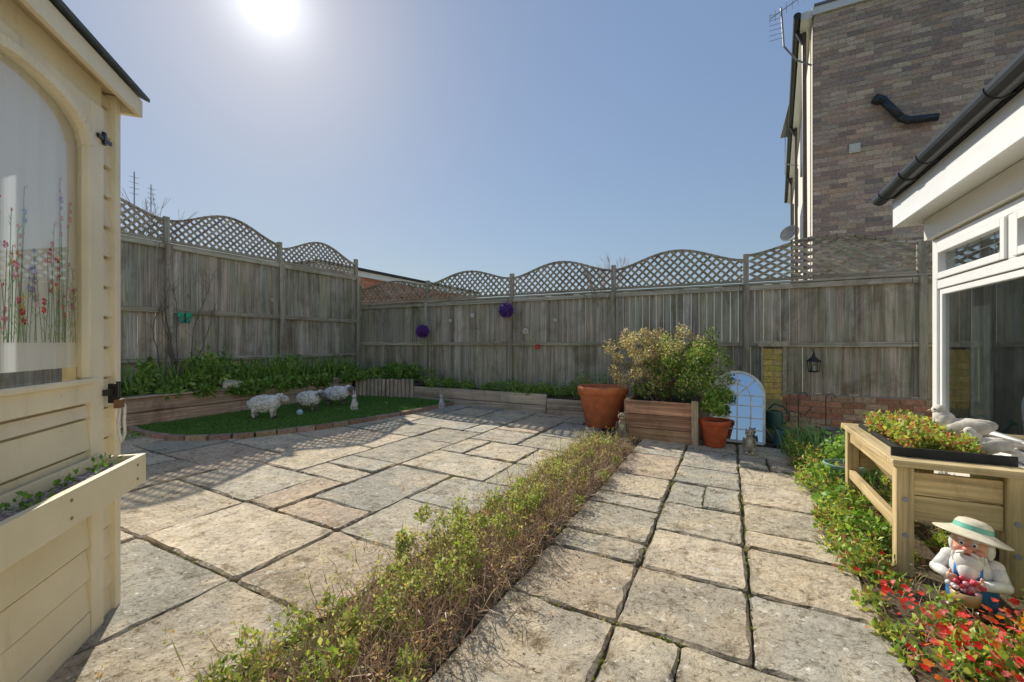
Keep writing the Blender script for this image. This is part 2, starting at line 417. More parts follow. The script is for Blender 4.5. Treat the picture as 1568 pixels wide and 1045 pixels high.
# ------------------------------------------------------------------ raised beds
def sleeper_run(mb,p0,p1,zb,zt,th,axis_mi,rows,col):
    p0=Vector((*p0,0));p1=Vector((*p1,0)); L=(p1-p0).length; d=(p1-p0)/L
    h=(zt-zb)/rows
    for r in range(rows):
        t=0
        while t<L-.01:
            w=min(random.uniform(1.3,2.2),L-t)
            if L-t-w<.3:w=L-t
            a=p0+d*(t+.002);b=p0+d*(t+w-.002); z=zb+h*(r+.5)
            mb.bar((a.x,a.y,z),(b.x,b.y,z),th+random.uniform(-.008,.008),h-.008,jit(col,.15),axis_mi); t+=w
e=empty('raised_flower_bed',(-6.6,4.5,.1))
mb=MB(); sleeper_run(mb,(-6.34,1.9),(-6.34,5.75),.02,.53,.09,0,3,(.62,.43,.32)); mb.box((-6.42,1.9,.531),(-6.27,5.78,.555),(.66,.48,.36)); mb.build('sleepers',M_wy,e,bevel=.006)
mb=MB()
for i in range(15):
    t=(i+.5)/15; x=-6.28+1.08*t; y=5.80+.38*t; mb.cyl((x,y,.05),(x,y,.52+random.uniform(-.01,.01)),.037,.035,jit((.64,.52,.40)))
mb.build('log_roll',M_wz,e,bevel=.004)
mb=MB(); mb.add([(-7.18,1.9,.47),(-6.35,1.9,.47),(-6.35,5.8,.47),(-5.2,6.25,.40),(-5.2,6.78,.40),(-7.18,6.78,.47)],[(0,1,2,3,4,5)]); mb.build('soil',M_soil,e)
e=empty('raised_flower_bed',(-3.5,6.4,.1))
mb=MB(); sleeper_run(mb,(-5.2,6.22),(-2.55,6.22),.03,.39,.07,0,2,(.62,.52,.40)); sleeper_run(mb,(-2.53,6.18),(-1.75,6.18),.0,.33,.07,0,2,(.60,.50,.39)); mb.build('boards',M_wx,e,bevel=.005)
mb=MB(); mb.add([(-5.2,6.24,.36),(-1.2,6.24,.33),(-1.2,6.78,.33),(-5.2,6.78,.36)],[(0,1,2,3)]); mb.build('soil',M_soil,e)
e=empty('timber_planter',(-.7,5.9,.02))
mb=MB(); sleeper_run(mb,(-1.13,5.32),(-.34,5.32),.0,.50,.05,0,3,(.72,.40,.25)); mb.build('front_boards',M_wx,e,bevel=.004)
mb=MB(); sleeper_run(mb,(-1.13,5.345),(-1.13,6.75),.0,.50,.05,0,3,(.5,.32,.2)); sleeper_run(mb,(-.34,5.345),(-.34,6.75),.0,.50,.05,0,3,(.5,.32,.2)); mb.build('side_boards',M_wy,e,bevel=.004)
mb=MB(); mb.box((-.375,5.25,0),(-.305,5.292,.53),(.62,.48,.35)); mb.box((-1.10,5.36,.40),(-.37,6.74,.44),(.08,.06,.04)); mb.build('post_and_soil',M_wz,e)

# ------------------------------------------------------------------ lawn with brick edging
ctrl=[(-6.28,2.45),(-5.9,2.40),(-5.35,2.48),(-4.98,2.75),(-4.72,3.2),(-4.5,3.9),(-4.38,4.7),(-4.32,5.4),(-4.28,6.17)]
def cat(ps,n=8):
    out=[]
    for i in range(len(ps)-1):
        p0=Vector(ps[max(i-1,0)]);p1=Vector(ps[i]);p2=Vector(ps[i+1]);p3=Vector(ps[min(i+2,len(ps)-1)])
        for k in range(n):
            t=k/n; out.append(.5*((2*p1)+(p2-p0)*t+(2*p0-5*p1+4*p2-p3)*t*t+(3*p1-p0-3*p2+p3)*t**3))
    out.append(Vector(ps[-1])); return out
cv=cat(ctrl)
poly=[(p.x,p.y) for p in cv]+[(-5.2,6.17),(-6.28,5.75)]
mb=MB(); mb.add([(x,y,gz(x)+.055) for x,y in poly],[tuple(range(len(poly)))],(.08,.17,.04)); mb.build('lawn',M_gen)
def inpoly(x,y):
    r=False;n=len(poly);j=n-1
    for i in range(n):
        xi,yi=poly[i];xj,yj=poly[j]
        if (yi>y)!=(yj>y) and x<(xj-xi)*(y-yi)/(yj-yi)+xi: r=not r
        j=i
    return r
pts=[]
while len(pts)<45000:
    x=random.uniform(-6.28,-4.28);y=random.uniform(2.4,6.17)
    if inpoly(x,y): pts.append((x,y,gz(x)+.052))
P=np.array(pts); quads_obj('lawn_grass',leafquads(P,rng.uniform(.016,.030,len(P)),1.6,.25),pick(len(P),[(.14,.30,.05),(.19,.37,.07),(.26,.40,.10),(.10,.22,.05)]),M_grass)
mb=MB()
for i in range(len(cv)-1):
    a,b=cv[i],cv[i+1]
    mb.bar((a.x,a.y,gz(a.x)+.03),(b.x,b.y,gz(b.x)+.03),.02,.05,(.1,.09,.07),1)
dist=[0]
for i in range(len(cv)-1): dist.append(dist[-1]+(cv[i+1]-cv[i]).length)
t=.1
while t<dist[-1]-.1:
    i=max(k for k in range(len(dist)) if dist[k]<=t); i=min(i,len(cv)-2); d=(cv[i+1]-cv[i]).normalized(); p=cv[i]+d*(t-dist[i])
    nrm=Vector((d.y,-d.x)); q=p+nrm*.03
    mb.bar((q.x-d.x*.1,q.y-d.y*.1,gz(q.x)+.04),(q.x+d.x*.1,q.y+d.y*.1,gz(q.x)+.04+random.uniform(-.004,.004)),.075,.06,jit((.42,.29,.21),.25)); t+=.212
mb.build('brick_edging',[M_brick,M_mortar],bevel=.004)

# ------------------------------------------------------------------ low brick wall at back right
mb=MB(); mb.box((.28,6.70,-.4),(2.3,6.78,.525),(.40,.35,.28),1)
for r in range(7):
    x=.28-(r%2)*.11
    while x<2.28:
        a=max(x,.28);b=min(x+.215,2.29)
        if b-a>.03: mb.box((a,6.69,.0+r*.075),(b,6.705,r*.075+.065),jit(random.choice([(.58,.28,.17),(.64,.34,.21),(.46,.24,.17),(.60,.42,.28)]),.2))
        x+=.225
mb.build('low_brick_wall',[M_brick,M_mortar],bevel=.002)
mb=MB(); ox=.12
for r in range(9):
    z=.45+r*.075
    if r%2: mb.box((.302+ox,6.60,z),(.518+ox,6.685,z+.066),jit((.76,.60,.18),.15))
    else:
        mb.box((.302+ox,6.60,z),(.408+ox,6.685,z+.066),jit((.76,.60,.18),.15)); mb.box((.415+ox,6.60,z),(.518+ox,6.685,z+.066),jit((.70,.53,.22),.15))
mb.box((.305+ox,6.61,0),(.515+ox,6.685,1.12),(.42,.38,.2),1); mb.box((.27+ox,6.58,0),(.30+ox,6.599,1.15),(.5,.44,.33)); mb.box((.52+ox,6.58,.5),(.56+ox,6.599,1.15),(.5,.44,.33)); mb.box((.24+ox,6.56,1.15),(.59+ox,6.62,1.22),(.55,.48,.36))
mb.build('yellow_brick_pier',[M_brick,M_mortar])

# ------------------------------------------------------------------ summerhouse (left)
F=frame((-2.37,.85,0),(.72,-.694),(.694,.72)); CR=(.82,.73,.52); CR2=(.86,.77,.57)
e=empty('summerhouse',(-2.8,.2,0))
mb=MB(F)
def lap(mb,s0,s1,z0,z1,n=0,p=.125,c=CR):
    z=z0
    while z<z1-.005:
        h=min(p,z1-z); cc=jit(c,.04)
        mb.add([(s0,n-.02,z),(s1,n-.02,z),(s1,n+.016,z),(s0,n+.016,z),(s0,n-.02,z+h-.012),(s1,n-.02,z+h-.012),(s1,n+.005,z+h-.012),(s0,n+.005,z+h-.012)],[(0,3,2,1),(4,5,6,7),(0,1,5,4),(1,2,6,5),(2,3,7,6),(3,0,4,7)],cc)
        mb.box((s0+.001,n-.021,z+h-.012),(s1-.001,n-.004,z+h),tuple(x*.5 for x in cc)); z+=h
lap(mb,.04,.125,.06,2.24); lap(mb,.955,2.1,.06,2.24)
lap(mb,.216,.864,.165,.97,n=.012)
mb.build('lapped_boards',M_paint,e)
mb=MB(F)
mb.box((0,-.05,.03),(.04,.03,2.25),CR2)
mb.box((.125,-.01,.06),(.134,.008,2.14),(.10,.08,.05))
mb.box((.135,.0,.06),(.215,.034,2.14),CR2)
mb.box((.865,.0,.06),(.945,.034,2.14),CR2)
mb.box((.215,.0,.97),(.865,.036,1.045),CR2)
mb.box((.205,.030,1.045),(.875,.055,1.065),CR2)
mb.box((.215,.0,.06),(.865,.030,.16),CR2)
mb.box((.12,-.01,2.141),(.96,.02,2.24),CR)
sc,hw,zs,rise=.54,.30,1.94,.13
n=28
def arch(t):
    x=(t-sc)/hw; return zs+rise*max(0,1-abs(x)**2.2)**.5
for i in range(n):
    a=sc-hw+2*hw*i/n; b=sc-hw+2*hw*(i+1)/n
    za,zb=arch(a),arch(b)
    mb.add([(a,0,za),(b,0,zb),(b,0,2.14),(a,0,2.14),(a,.032,za),(b,.032,zb),(b,.032,2.14),(a,.032,2.14)],[(0,1,2,3),(4,7,6,5),(0,4,5,1),(3,2,6,7)],CR)
    mb.bar((a,.034,za+.012),(b,.034,zb+.012),.034,.03,CR2,0,up=(0,1,0))
mb.box((.213,0,1.066),(.24,.032,2.139),CR); mb.box((.84,0,1.066),(.867,.032,2.139),CR)
mb.box((.232,.018,1.066),(.252,.045,1.95),CR2); mb.box((.828,.018,1.066),(.848,.045,1.95),CR2)
mb.build('door_and_frame',M_paint,e,bevel=.004)
mb=MB(F); mb.box((0.005,-2.0,.05),(2.1,-.055,.98),CR); mb.box((0.005,-.10,.98),(.03,-.055,2.2),CR); mb.box((0.005,-1.1,.98),(.03,-1.04,2.2),CR); mb.box((0.005,-2.0,.98),(.03,-1.94,2.2),CR); mb.box((0.005,-1.94,2.08),(.03,-1.10,2.2),CR); mb.box((0.005,-1.04,2.08),(.03,-.10,2.2),CR)  # side wall opened up for the added window that brightens the curtain
mb.box((2.06,-2.0,.98),(2.1,-.055,2.2),CR); mb.box((0.005,-2.05,.98),(2.1,-2.0,2.2),CR); mb.box((.9,-.12,.98),(2.06,-.056,2.2),CR); mb.box((.031,-.10,.98),(.13,-.056,2.2),CR)
mb.box((0.02,-1.95,-.1),(2.1,-.03,.05),(.06,.05,.04)); mb.build('walls',M_paint,e)
mb=MB(F); mb.add([(.018,-1.94,.98),(.018,-.10,.98),(.018,-.10,2.08),(.018,-1.94,2.08)],[(0,1,2,3)],(1,1,1)); mb.build('added_side_window_glass',M_glass,e)  # unseen side window, added to let sun backlight the curtain
mb=MB(F); mb.box((-.01,.075,2.20),(2.3,.095,2.275),CR2); mb.box((-.01,-2.1,2.255),(2.3,.075,2.272),CR); mb.box((-.03,-2.1,2.20),(-.011,.095,2.275),CR2); mb.build('fascia',M_paint,e,bevel=.003)
mb=MB(F); mb.add([(-.045,.115,2.28),(2.32,.115,2.28),(2.32,-1.0,2.75),(-.045,-1.0,2.75),(-.045,.115,2.296),(2.32,.115,2.296),(2.32,-1.0,2.77),(-.045,-1.0,2.77)],[(0,3,2,1),(4,5,6,7),(0,1,5,4),(1,2,6,5),(2,3,7,6),(3,0,4,7)],(.10,.12,.12))
mb.add([(-.045,-1.0,2.77),(2.32,-1.0,2.77),(2.32,-2.15,2.27),(-.045,-2.15,2.27)],[(0,1,2,3)],(.10,.12,.12)); mb.build('felt_roof',M_gen,e)
mb=MB(F); nn=70
for i in range(nn):
    a=.150+.77*i/nn;b=.150+.77*(i+1)/nn; f=lambda s:-.036+.0035*math.sin(s*70)+.002*math.sin(s*31+1)
    mb.add([(a,f(a),1.105),(b,f(b),1.105),(b,f(b),2.14),(a,f(a),2.14)],[(0,1,2,3)],(.84,.90,.95))
mb.build('net_curtain',M_fab,e,smooth=True)
mb=MB(F); mb.box((.14,-.9,1.0),(.9,-.5,1.03),(.25,.18,.12)); mb.cyl((.35,-.6,1.03),(.35,-.6,1.15),.05,.06,(.7,.7,.68)); mb.cyl((.55,-.65,1.03),(.55,-.65,1.13),.04,.05,(.3,.4,.5)); mb.build('shelf_and_pots',M_gen,e)
mb=MB(F); PC=[(.75,.08,.22),(.88,.35,.48),(.75,.05,.06),(.88,.65,.15),(.50,.28,.55),(.88,.6,.7),(.42,.48,.70),(.85,.30,.22)]
fl=random.Random(5)
for i in range(80):
    s=fl.uniform(.20,.86); zt=fl.uniform(1.30,1.52) if i%3 else fl.uniform(1.5,1.84); zb=1.20; s2=s+fl.uniform(-.03,.03)
    mb.bar((s2,-.028,zb),(s,-.028,zt),.0012,.0018,(.40,.52,.32),0,up=(1,0,0)); c=fl.choice(PC)
    for q in range(fl.randint(1,4)):
        z=zt-q*.03; sz=fl.uniform(.005,.012); ss=s+fl.uniform(-.008,.008)
        for k in range(6):
            t=k*math.pi/3+fl.random(); d=sz
            mb.add([(ss,-.0265-.0004*q,z),(ss+d*math.cos(t-.45),-.0265-.0004*q,z+d*math.sin(t-.45)),(ss+d*1.25*math.cos(t),-.0265-.0004*q,z+d*1.25*math.sin(t)),(ss+d*math.cos(t+.45),-.0265-.0004*q,z+d*math.sin(t+.45))],[(0,1,2,3)],jit(c,.2))
    for q in range(4):
        z=fl.uniform(zb,zt); dr=fl.choice([-1,1]); mb.add([(s,-.0275,z),(s+dr*.008,-.0275,z+.010),(s+dr*.014,-.0275,z+.025),(s+dr*.003,-.0275,z+.013)],[(0,1,2,3)],(.42,.58,.32))
mb.build('wildflower_print',M_fab,e)
mb=MB(F); mb.add([(.238,.01,1.066),(.842,.01,1.066),(.842,.01,2.12),(.238,.01,2.12)],[(0,1,2,3)],(1,1,1)); mb.build('door_glass',M_glass,e)
mb=MB(F)
mb.box((.10,.036,2.01),(.19,.044,2.025),(.02,.02,.02)); mb.box((.14,.036,1.995),(.155,.046,2.045),(.02,.02,.02))
mb.box((.105,.036,.985),(.15,.05,1.01),(.03,.025,.02)); mb.box((.08,.03,.95),(.10,.06,1.03),(.03,.025,.02)); mb.cyl((.09,.06,.96),(.09,.06,1.04),.007,.007,(.03,.03,.03)); mb.box((.075,.055,.93),(.115,.075,.965),(.25,.13,.06))
mb.build('latch_and_hinge',M_metal,e)
mb=MB(F); pp=[(.075+.025*math.sin(2*math.pi*t/16)+.006*math.sin(t*1.7),.065,.87+.085*math.cos(2*math.pi*t/16)) for t in range(17)]
mb.tube(pp,.0055,(.80,.78,.70)); mb.build('rope_loop',M_gen,e)
mb=MB(F); BX=(.86,.77,.54)
mb.box((.15,.155,.63),(1.5,.178,.745),BX); mb.box((.15,.04,.63),(.173,.154,.745),BX); mb.box((.174,.04,.63),(1.5,.154,.65),BX); mb.box((.174,.036,.63),(1.5,.05,.76),BX)
for s in(.22,.62,1.0):
    for z in(.66,.715): mb.cyl((s,.178,z),(s,.181,z),.006,.006,(.35,.22,.12),0,8)
mb.build('flower_box',M_paint,e,bevel=.004)
mb=MB(F); mb.box((.175,.052,.65),(1.49,.153,.715),(.10,.075,.07))
for i in range(1300):
    s=random.uniform(.18,1.45);n_=random.uniform(.058,.148); r=random.uniform(.005,.010); mb.ell((s,n_,.718),(r,r*.8,r*.6),jit(random.choice([(.36,.27,.31),(.50,.44,.45),(.30,.22,.24),(.55,.52,.50)])),0,6,4)
mb.build('box_gravel',M_matte,e)
P=[]
for i in range(10):
    c=F@Vector((random.uniform(.22,1.2),.1,.735)); P.append(np.array(c)+rng.normal(size=(14,3))*.013)
P=np.concatenate(P); quads_obj('box_seedlings',leafquads(P,rng.uniform(.012,.025,len(P)),.8,.6),pick(len(P),[(.2,.38,.08),(.12,.24,.05)]),M_leaf,e)

# ------------------------------------------------------------------ house extension (right)
F=frame((1.40,4.38,0),(0,-1),(-1,0)); W=(.84,.84,.82); RN=(.80,.76,.66)
e=empty('house_extension',(1.8,2,0))
mb=MB(F)
mb.box((0,-.25,-.4),(6.5,0,.56),RN); mb.box((0,-.25,1.97),(6.5,0,2.35),RN); mb.box((0,-.25,.56),(.06,0,1.97),RN); mb.box((2.75,-.25,.56),(6.5,0,1.97),RN)
mb.box((0,-3.5,-.4),(.2,-.251,2.35),RN); mb.box((6.3,-3.5,-.4),(6.5,-.251,2.35),RN); mb.box((0.2,-3.5,-.4),(6.3,-3.3,2.35),RN); mb.build('rendered_walls',M_render,e)
mb=MB(F)
mb.box((-.04,.20,2.12),(6.6,.225,2.335),W); mb.box((-.02,.0,2.15),(6.6,.20,2.165),W); mb.box((-.04,-.3,2.12),(-.021,.20,2.335),W); mb.box((.0,.003,1.985),(6.6,.05,2.145),(.78,.74,.66))
mb.build('fascia_and_soffit',M_upvc,e,bevel=.003)
mb=MB(F)
def fr(mb,s0,s1,z0,z1,w,n0,n1,c=W):
    mb.box((s0,n0,z0),(s0+w,n1,z1),c);mb.box((s1-w,n0,z0),(s1,n1,z1),c);mb.box((s0+w,n0,z1-w),(s1-w,n1,z1),c);mb.box((s0+w,n0,z0),(s1-w,n1,z0+w),c)
fr(mb,.06,2.75,.56,1.97,.06,-.05,.015)
mb.box((.12,-.05,1.60),(2.69,.012,1.665),W); mb.box((1.02,-.05,1.665),(1.085,.012,1.91),W); mb.box((1.95,-.05,1.665),(2.01,.012,1.91),W); mb.box((1.95,-.05,.62),(2.01,.012,1.60),W)
for a,b in((.125,1.015),(1.09,1.945)): fr(mb,a,b,1.67,1.905,.045,-.04,.026)
fr(mb,.125,1.945,.625,1.595,.04,-.04,-.0)
mb.box((.02,-.02,.52),(2.8,.13,.555),W)
mb.build('window_frames',M_upvc,e,bevel=.004)
mb=MB(F)
for a,b in((.17,.97),(1.135,1.90)): mb.box((a-.001,-.024,1.714),(b+.001,-.020,1.861),(.8,.8,.8))
mb.build('top_light_panes',M_glassd,e)
mb=MB(F); mb.box((.16,-.024,.66),(1.91,-.020,1.56),(1,1,1)); mb.box((2.01,-.024,.66),(2.69,-.020,1.6),(1,1,1)); mb.build('window_panes',M_glassd,e)
mb=MB(F); LC=(.22,.23,.23)
for a,b in((.17,.97),(1.135,1.90)):
    L=b-a; m=(a+b)/2
    mb.bar((a,-.017,1.79),(b,-.017,1.79),.002,.0025,LC)
    for q in(.2,.4,.6,.8): mb.bar((a+L*q,-.017,1.715),(a+L*q,-.017,1.86),.002,.0025,LC)
mb.build('leading',M_metal,e)
mb=MB(F)
for k in range(14):
    s=.1+k*.028; mb.cyl((s,-.14,.56),(s,-.14,1.60),.017,.017,(.55,.55,.5),seg=8)
mb.box((.9,-1.2,.5),(2.6,-.6,.8),(.2,.14,.1)); mb.box((.2,-3.2,1.0),(2.5,-3.1,1.8),(.3,.3,.3))
for t in range(20): mb.cyl((1.45+.17*math.cos(t*.314),-.45,.85+.17*math.sin(t*.314)),(1.45+.17*math.cos(t*.314+.33),-.45,.85+.17*math.sin(t*.314+.33)),.018,.018,(.05,.05,.05),seg=8)
mb.box((.2,-3.3,-.3),(6.3,-.26,.02),(.3,.26,.22)); mb.build('interior',M_gen,e,smooth=False)
mb=MB(F); n=10; r=.055; gs0,gs1=-.12,6.6; vs=[];fs=[]
for s in(gs0,gs1):
    for rr in(r,r-.006):
        for i in range(n+1):
            t=math.pi+math.pi*i/n; vs.append((s,.285+rr*math.cos(t),2.385+rr*math.sin(t)*1.05))
m=n+1
for i in range(n): fs+= [(i,i+1,2*m+i+1,2*m+i),(m+i,3*m+i,3*m+i+1,m+i+1)]
fs+=[tuple(range(0,m))]; fs+=[(0,2*m,3*m,m),(m-1,2*m-1,4*m-1,3*m-1)]
mb.add(vs,fs,(.04,.043,.048))
def ring(s,w,rr):
    vs=[];fs=[]
    for ss in(s,s+w):
        for i in range(n+1):
            t=math.pi+math.pi*i/n; vs.append((ss,.285+rr*math.cos(t),2.385+rr*math.sin(t)*1.05))
    for i in range(n): fs.append((i,i+1,m+i+1,m+i))
    fs+=[tuple(range(m)),tuple(range(m,2*m))]; mb.add(vs,fs,(.035,.037,.04))
for s in(.05,.8,1.6,2.5,3.4): ring(s,.02,.060); mb.box((s,.226,2.34),(s+.02,.25,2.40),(.03,.03,.03))
ring(.42,.10,.063)
mb.box((-.02,.215,2.345),(6.6,.235,2.40),(.05,.05,.055)); mb.build('gutter',M_metal,e)
mb=MB(F); mb.add([(-.06,.26,2.41),(6.6,.26,2.41),(6.6,-3.6,3.3),(-.06,-3.6,3.3),(-.06,.26,2.385),(6.6,.26,2.385),(6.6,-3.6,3.27),(-.06,-3.6,3.27)],[(0,1,2,3),(4,7,6,5),(0,4,5,1),(3,2,6,7),(0,3,7,4)],(.10,.09,.085)); mb.build('roof',M_gen,e)

# ------------------------------------------------------------------ neighbouring brick house
e=empty('brick_house',(4,10,0)); bx,by=1.25,8.5; top=6.62
mb=MB(); mb.box((bx+.01,by+.01,-.4),(7.0,by+.4,top),(.68,.57,.47),1)
BC=[(.50,.36,.28),(.60,.44,.34),(.70,.53,.40),(.44,.33,.28),(.62,.44,.33),(.54,.43,.35),(.74,.58,.44),(.48,.35,.30),(.64,.50,.39),(.38,.30,.27)]
zz=1.6;r=0
while zz<top-.07:
    x=bx-(r%2)*.1125
    while x<5.6:
        a=max(x,bx);b=x+.215; col=jit(random.choice(BC),.12)
        if b-a>.03: mb.box((a,by-.0+random.uniform(0,.004),zz),(b,by+.012,zz+.065),col)
        x+=.225
    zz+=.075;r+=1
mb.build('gable_wall',[M_brick,M_mortar],e)
D=Vector((.087,.996,0)).normalized(); Nv=Vector((-D.y,D.x,0))
F2=frame((bx-.01,by+.012,0),(D.x,D.y),(Nv.x,Nv.y))
mb=MB(F2); mb.add([(.0,0,-.4),(11,0,-.4),(11,0,top-.02),(0,0,top-.02),(11,-4,-.4),(11,-4,top-.02)],[(0,1,2,3),(1,4,5,2)],(.84,.80,.70)); mb.build('rendered_rear_wall',M_render,e)
mb=MB(F2)
mb.box((-.02,.002,top-.05),(11,.16,top+.08),(.75,.74,.70)); mb.build('eaves_board',M_upvc,e)
mb=MB(F2); mb.cyl((-.05,.21,top+.04),(11,.21,top+.04),.055,.055,(.03,.03,.03))
for s in(.35,4.2,8.0): mb.cyl((s,.10,top),(s,.07,-.3),.035,.035,(.10,.07,.06)); mb.cyl((s,.21,top+.03),(s,.10,top-.25),.035,.035,(.04,.035,.035))
for s in(2.0,5.5,9.0): mb.box((s,.001,2.9),(s+1.2,.05,4.1),(.05,.06,.07)); mb.box((s,.001,5.0),(s+1.2,.05,6.0),(.05,.06,.07))
mb.build('gutter_and_pipes',M_metal,e)
mb=MB(); mb.box((bx-.02,by-.04,top-.03),(7.1,by-.003,top+.09),(.8,.8,.8)); mb.box((bx+.0,by-.06,top+.095),(7.1,by+5,top+.13),(.2,.2,.2)); mb.build('verge',M_upvc,e)
mb=MB(); mb.tube([(2.06,by-.07,4.95),(2.12,by-.09,4.93),(2.34,by-.09,4.60),(2.42,by-.09,4.55),(2.75,by-.09,4.52)],.055,(.03,.035,.045),0,14)
for p in((2.12,by-.09,4.93),(2.34,by-.09,4.60),(2.42,by-.09,4.55)): mb.ell(p,(.06,.06,.06),(.03,.035,.045))
mb.cyl((2.03,by-.06,4.99),(2.10,by-.09,4.93),.075,.07,(.03,.035,.045)); mb.build('soil_pipe',M_metal,e,smooth=True)
mb=MB(); mb.box((1.72,by-.035,4.22),(1.86,by-.003,4.36),(.8,.8,.72)); mb.box((1.735,by-.045,4.235),(1.845,by-.036,4.345),(.7,.7,.62)); mb.build('wall_vent',M_upvc,e,bevel=.004)
mb=MB(); A=(.30,.31,.33)
mb.tube([(1.22,by-.06,5.75),(1.0,by-.15,5.85),(.82,by-.2,6.1),(.78,by-.2,6.75)],.014,A,0,8)
for k in range(10):
    t=k/9; p=Vector((.62,by-.2,6.62)).lerp(Vector((1.3,by-.45,6.8)),t); mb.cyl(p+Vector((0,0,-.09)),p+Vector((0,0,.09)),.004,.004,A,seg=5)
mb.cyl((.62,by-.2,6.62),(1.3,by-.45,6.8),.007,.007,A,seg=6)
for k in range(6):
    p=Vector((.70,by-.2,6.25+k*.085)); mb.cyl(p+Vector((-.09,0,0)),p+Vector((.10,0,0)),.004,.004,A,seg=5)
mb.build('tv_aerial',M_metal,e)
mb=MB()
mb.lathe([(0,0),(.10,.012),(.18,.045),(.23,.09),(.225,.095),(.17,.055),(0,.014)],(0,0,0),(.35,.35,.35))
ob=mb.build('satellite_dish',M_metal,e,smooth=True); ob.location=Vector((1.42,13,4.0))-e.location; ob.rotation_euler=(math.radians(70),0,math.radians(-30))
mb=MB(); mb.cyl((1.4,13.1,3.95),(1.7,13.3,3.85),.025,.025,A)
mb.cyl((1.66,13.5,5.9),(1.36,13.5,6.0),.015,.015,A)
mb.cyl((1.36,13.5,5.7),(1.36,13.5,6.8),.010,.010,A)
mb.build('dish_bracket',M_metal,e)

e=empty('brick_outbuilding',(-11,10.5,0))
mb=MB(); mb.box((-14,7.2,-.4),(-9.01,14.5,3.0),(.4,.33,.27),1)
for r in range(20):
    z=1.5+r*.075; y=7.2-(r%2)*.11
    while y<14.4: mb.box((-9.012,max(y,7.2),z),(-9.0,min(y+.215,14.5),z+.065),jit((.62,.27,.17),.2)); y+=.225
mb.build('walls',[M_brick,M_mortar],e)
mb=MB(); mb.box((-14.1,7.1,3.003),(-8.95,14.6,3.16),(.8,.8,.8)); mb.build('white_fascia',M_upvc,e)
mb=MB(); mb.box((-14.15,7.05,3.163),(-8.88,14.65,3.23),(.05,.05,.055)); mb.build('flat_roof',M_gen,e)

# ------------------------------------------------------------------ bare trees/twigs
def twiggy(name,base,h,n,spread,r0=.03,seed=1,col=(.16,.12,.09),depth=4):
    rd=random.Random(seed); mb=MB()
    def br(p,d,l,r,k):
        q=p+d*l; mb.cyl(p,q,r,r*.65,jit(col,.2),0,5,False)
        if k==0: return
        for _ in range(rd.choice([2,3,3])):
            nd=(d+Vector((rd.gauss(0,spread),rd.gauss(0,spread),rd.gauss(.1,spread*.5)))).normalized(); br(q,nd,l*rd.uniform(.6,.85),r*.62,k-1)
    for _ in range(n): br(Vector(base),Vector((rd.gauss(0,.1),rd.gauss(0,.1),1)).normalized(),h*.32,r0,depth)
    return mb.build(name,M_dry)
twiggy('bare_tree',(-2.95,12.0,.3),3.0,1,.20,.04,12,(.42,.29,.23),6)
twiggy('bare_tree',(-5.9,12.5,.0),2.7,1,.30,.04,9,(.34,.23,.18),5)
twiggy('bare_shrub',(-8.3,3.2,1.2),2.3,3,.34,.015,5,(.28,.18,.15),4)
mb=MB(); mb.cyl((-9.6,3.75,.0),(-9.6,3.75,4.3),.009,.009,A); mb.cyl((-9.6,4.0,.0),(-9.6,4.0,4.15),.008,.008,A)
for k in range(4): mb.cyl((-9.6,3.68,3.9+k*.1),(-9.6,3.82,3.9+k*.1),.004,.004,A,seg=5); mb.cyl((-9.6,3.94,3.8+k*.09),(-9.6,4.07,3.8+k*.09),.004,.004,A,seg=5)
mb.build('tv_aerial',M_metal)
mb=MB(); rd=random.Random(14)
for k in range(7):
    y=3.4+rd.uniform(-.3,.15); p=Vector((-7.1,y,.5)); d=Vector((0,rd.gauss(0,.12),1))
    for s in range(rd.randint(9,15)):
        d=(d+Vector((0,rd.gauss(0,.15),.15))).normalized(); q=p+d*.13; q.x=-7.09+rd.uniform(-.01,.02); mb.cyl(p,q,.008*(1-s/20),.008*(1-(s+1)/20),(.18,.13,.10),0,5,False); p=q
        for _ in range(2):
            if rd.random()<.5: mb.cyl(p,p+Vector((.03,rd.gauss(0,.10),.10)),.003,.0015,(.2,.14,.1),0,4,False)
mb.build('climbing_plant_stems',M_dry)

# ------------------------------------------------------------------ vegetation
GR=[(.19,.35,.07),(.28,.45,.10),(.14,.26,.06),(.38,.50,.14)]
cs=[];rs=[]
for i in range(52):
    y=random.uniform(2.1,6.3); xr=-6.38 if y<5.7 else -6.0; x=random.uniform(-7.05,xr); h=random.choice([.08,.12,.18,.24,.30])*(1.1 if y<4 else .9)
    cs.append((x,y,.50+h*.8));rs.append((random.uniform(.09,.19),random.uniform(.09,.20),h))
for i in range(20): cs.append((-6.33+random.uniform(-.05,.08),random.uniform(2.1,5.8),.54)); rs.append((.10,random.uniform(.06,.18),.08))
for i in range(7): cs.append((random.uniform(-6.2,-5.3),random.uniform(6.45,6.7),.58)); rs.append((.2,.15,.2))
P=clumps(cs,rs,260); quads_obj('flower_bed_plants',leafquads(P,rng.uniform(.03,.11,len(P)),.35,.42),pick(len(P),GR,v=.4),M_leaf)
B=[(random.uniform(-7,-6.42),random.uniform(2.2,6.2),.5) for _ in range(520)]
V=straps(B,.55,.026,.6); quads_obj('bed_strap_leaves',V,pick(len(V)//4,GR,v=.25),M_leaf)
cs=[];rs=[]
for i in range(42):
    x=random.uniform(-5.1,-1.5); h=random.uniform(.05,.13)*(2.0 if (-2.3<x<-1.6 or x<-4.6) else 1); cs.append((x,random.uniform(6.24,6.6),.36+h*.7));rs.append((random.uniform(.08,.2),.12,h))
P=clumps(cs,rs,230); quads_obj('border_plants',leafquads(P,rng.uniform(.02,.055,len(P)),.3,.45),pick(len(P),GR+[(.34,.46,.12)],v=.35),M_leaf)
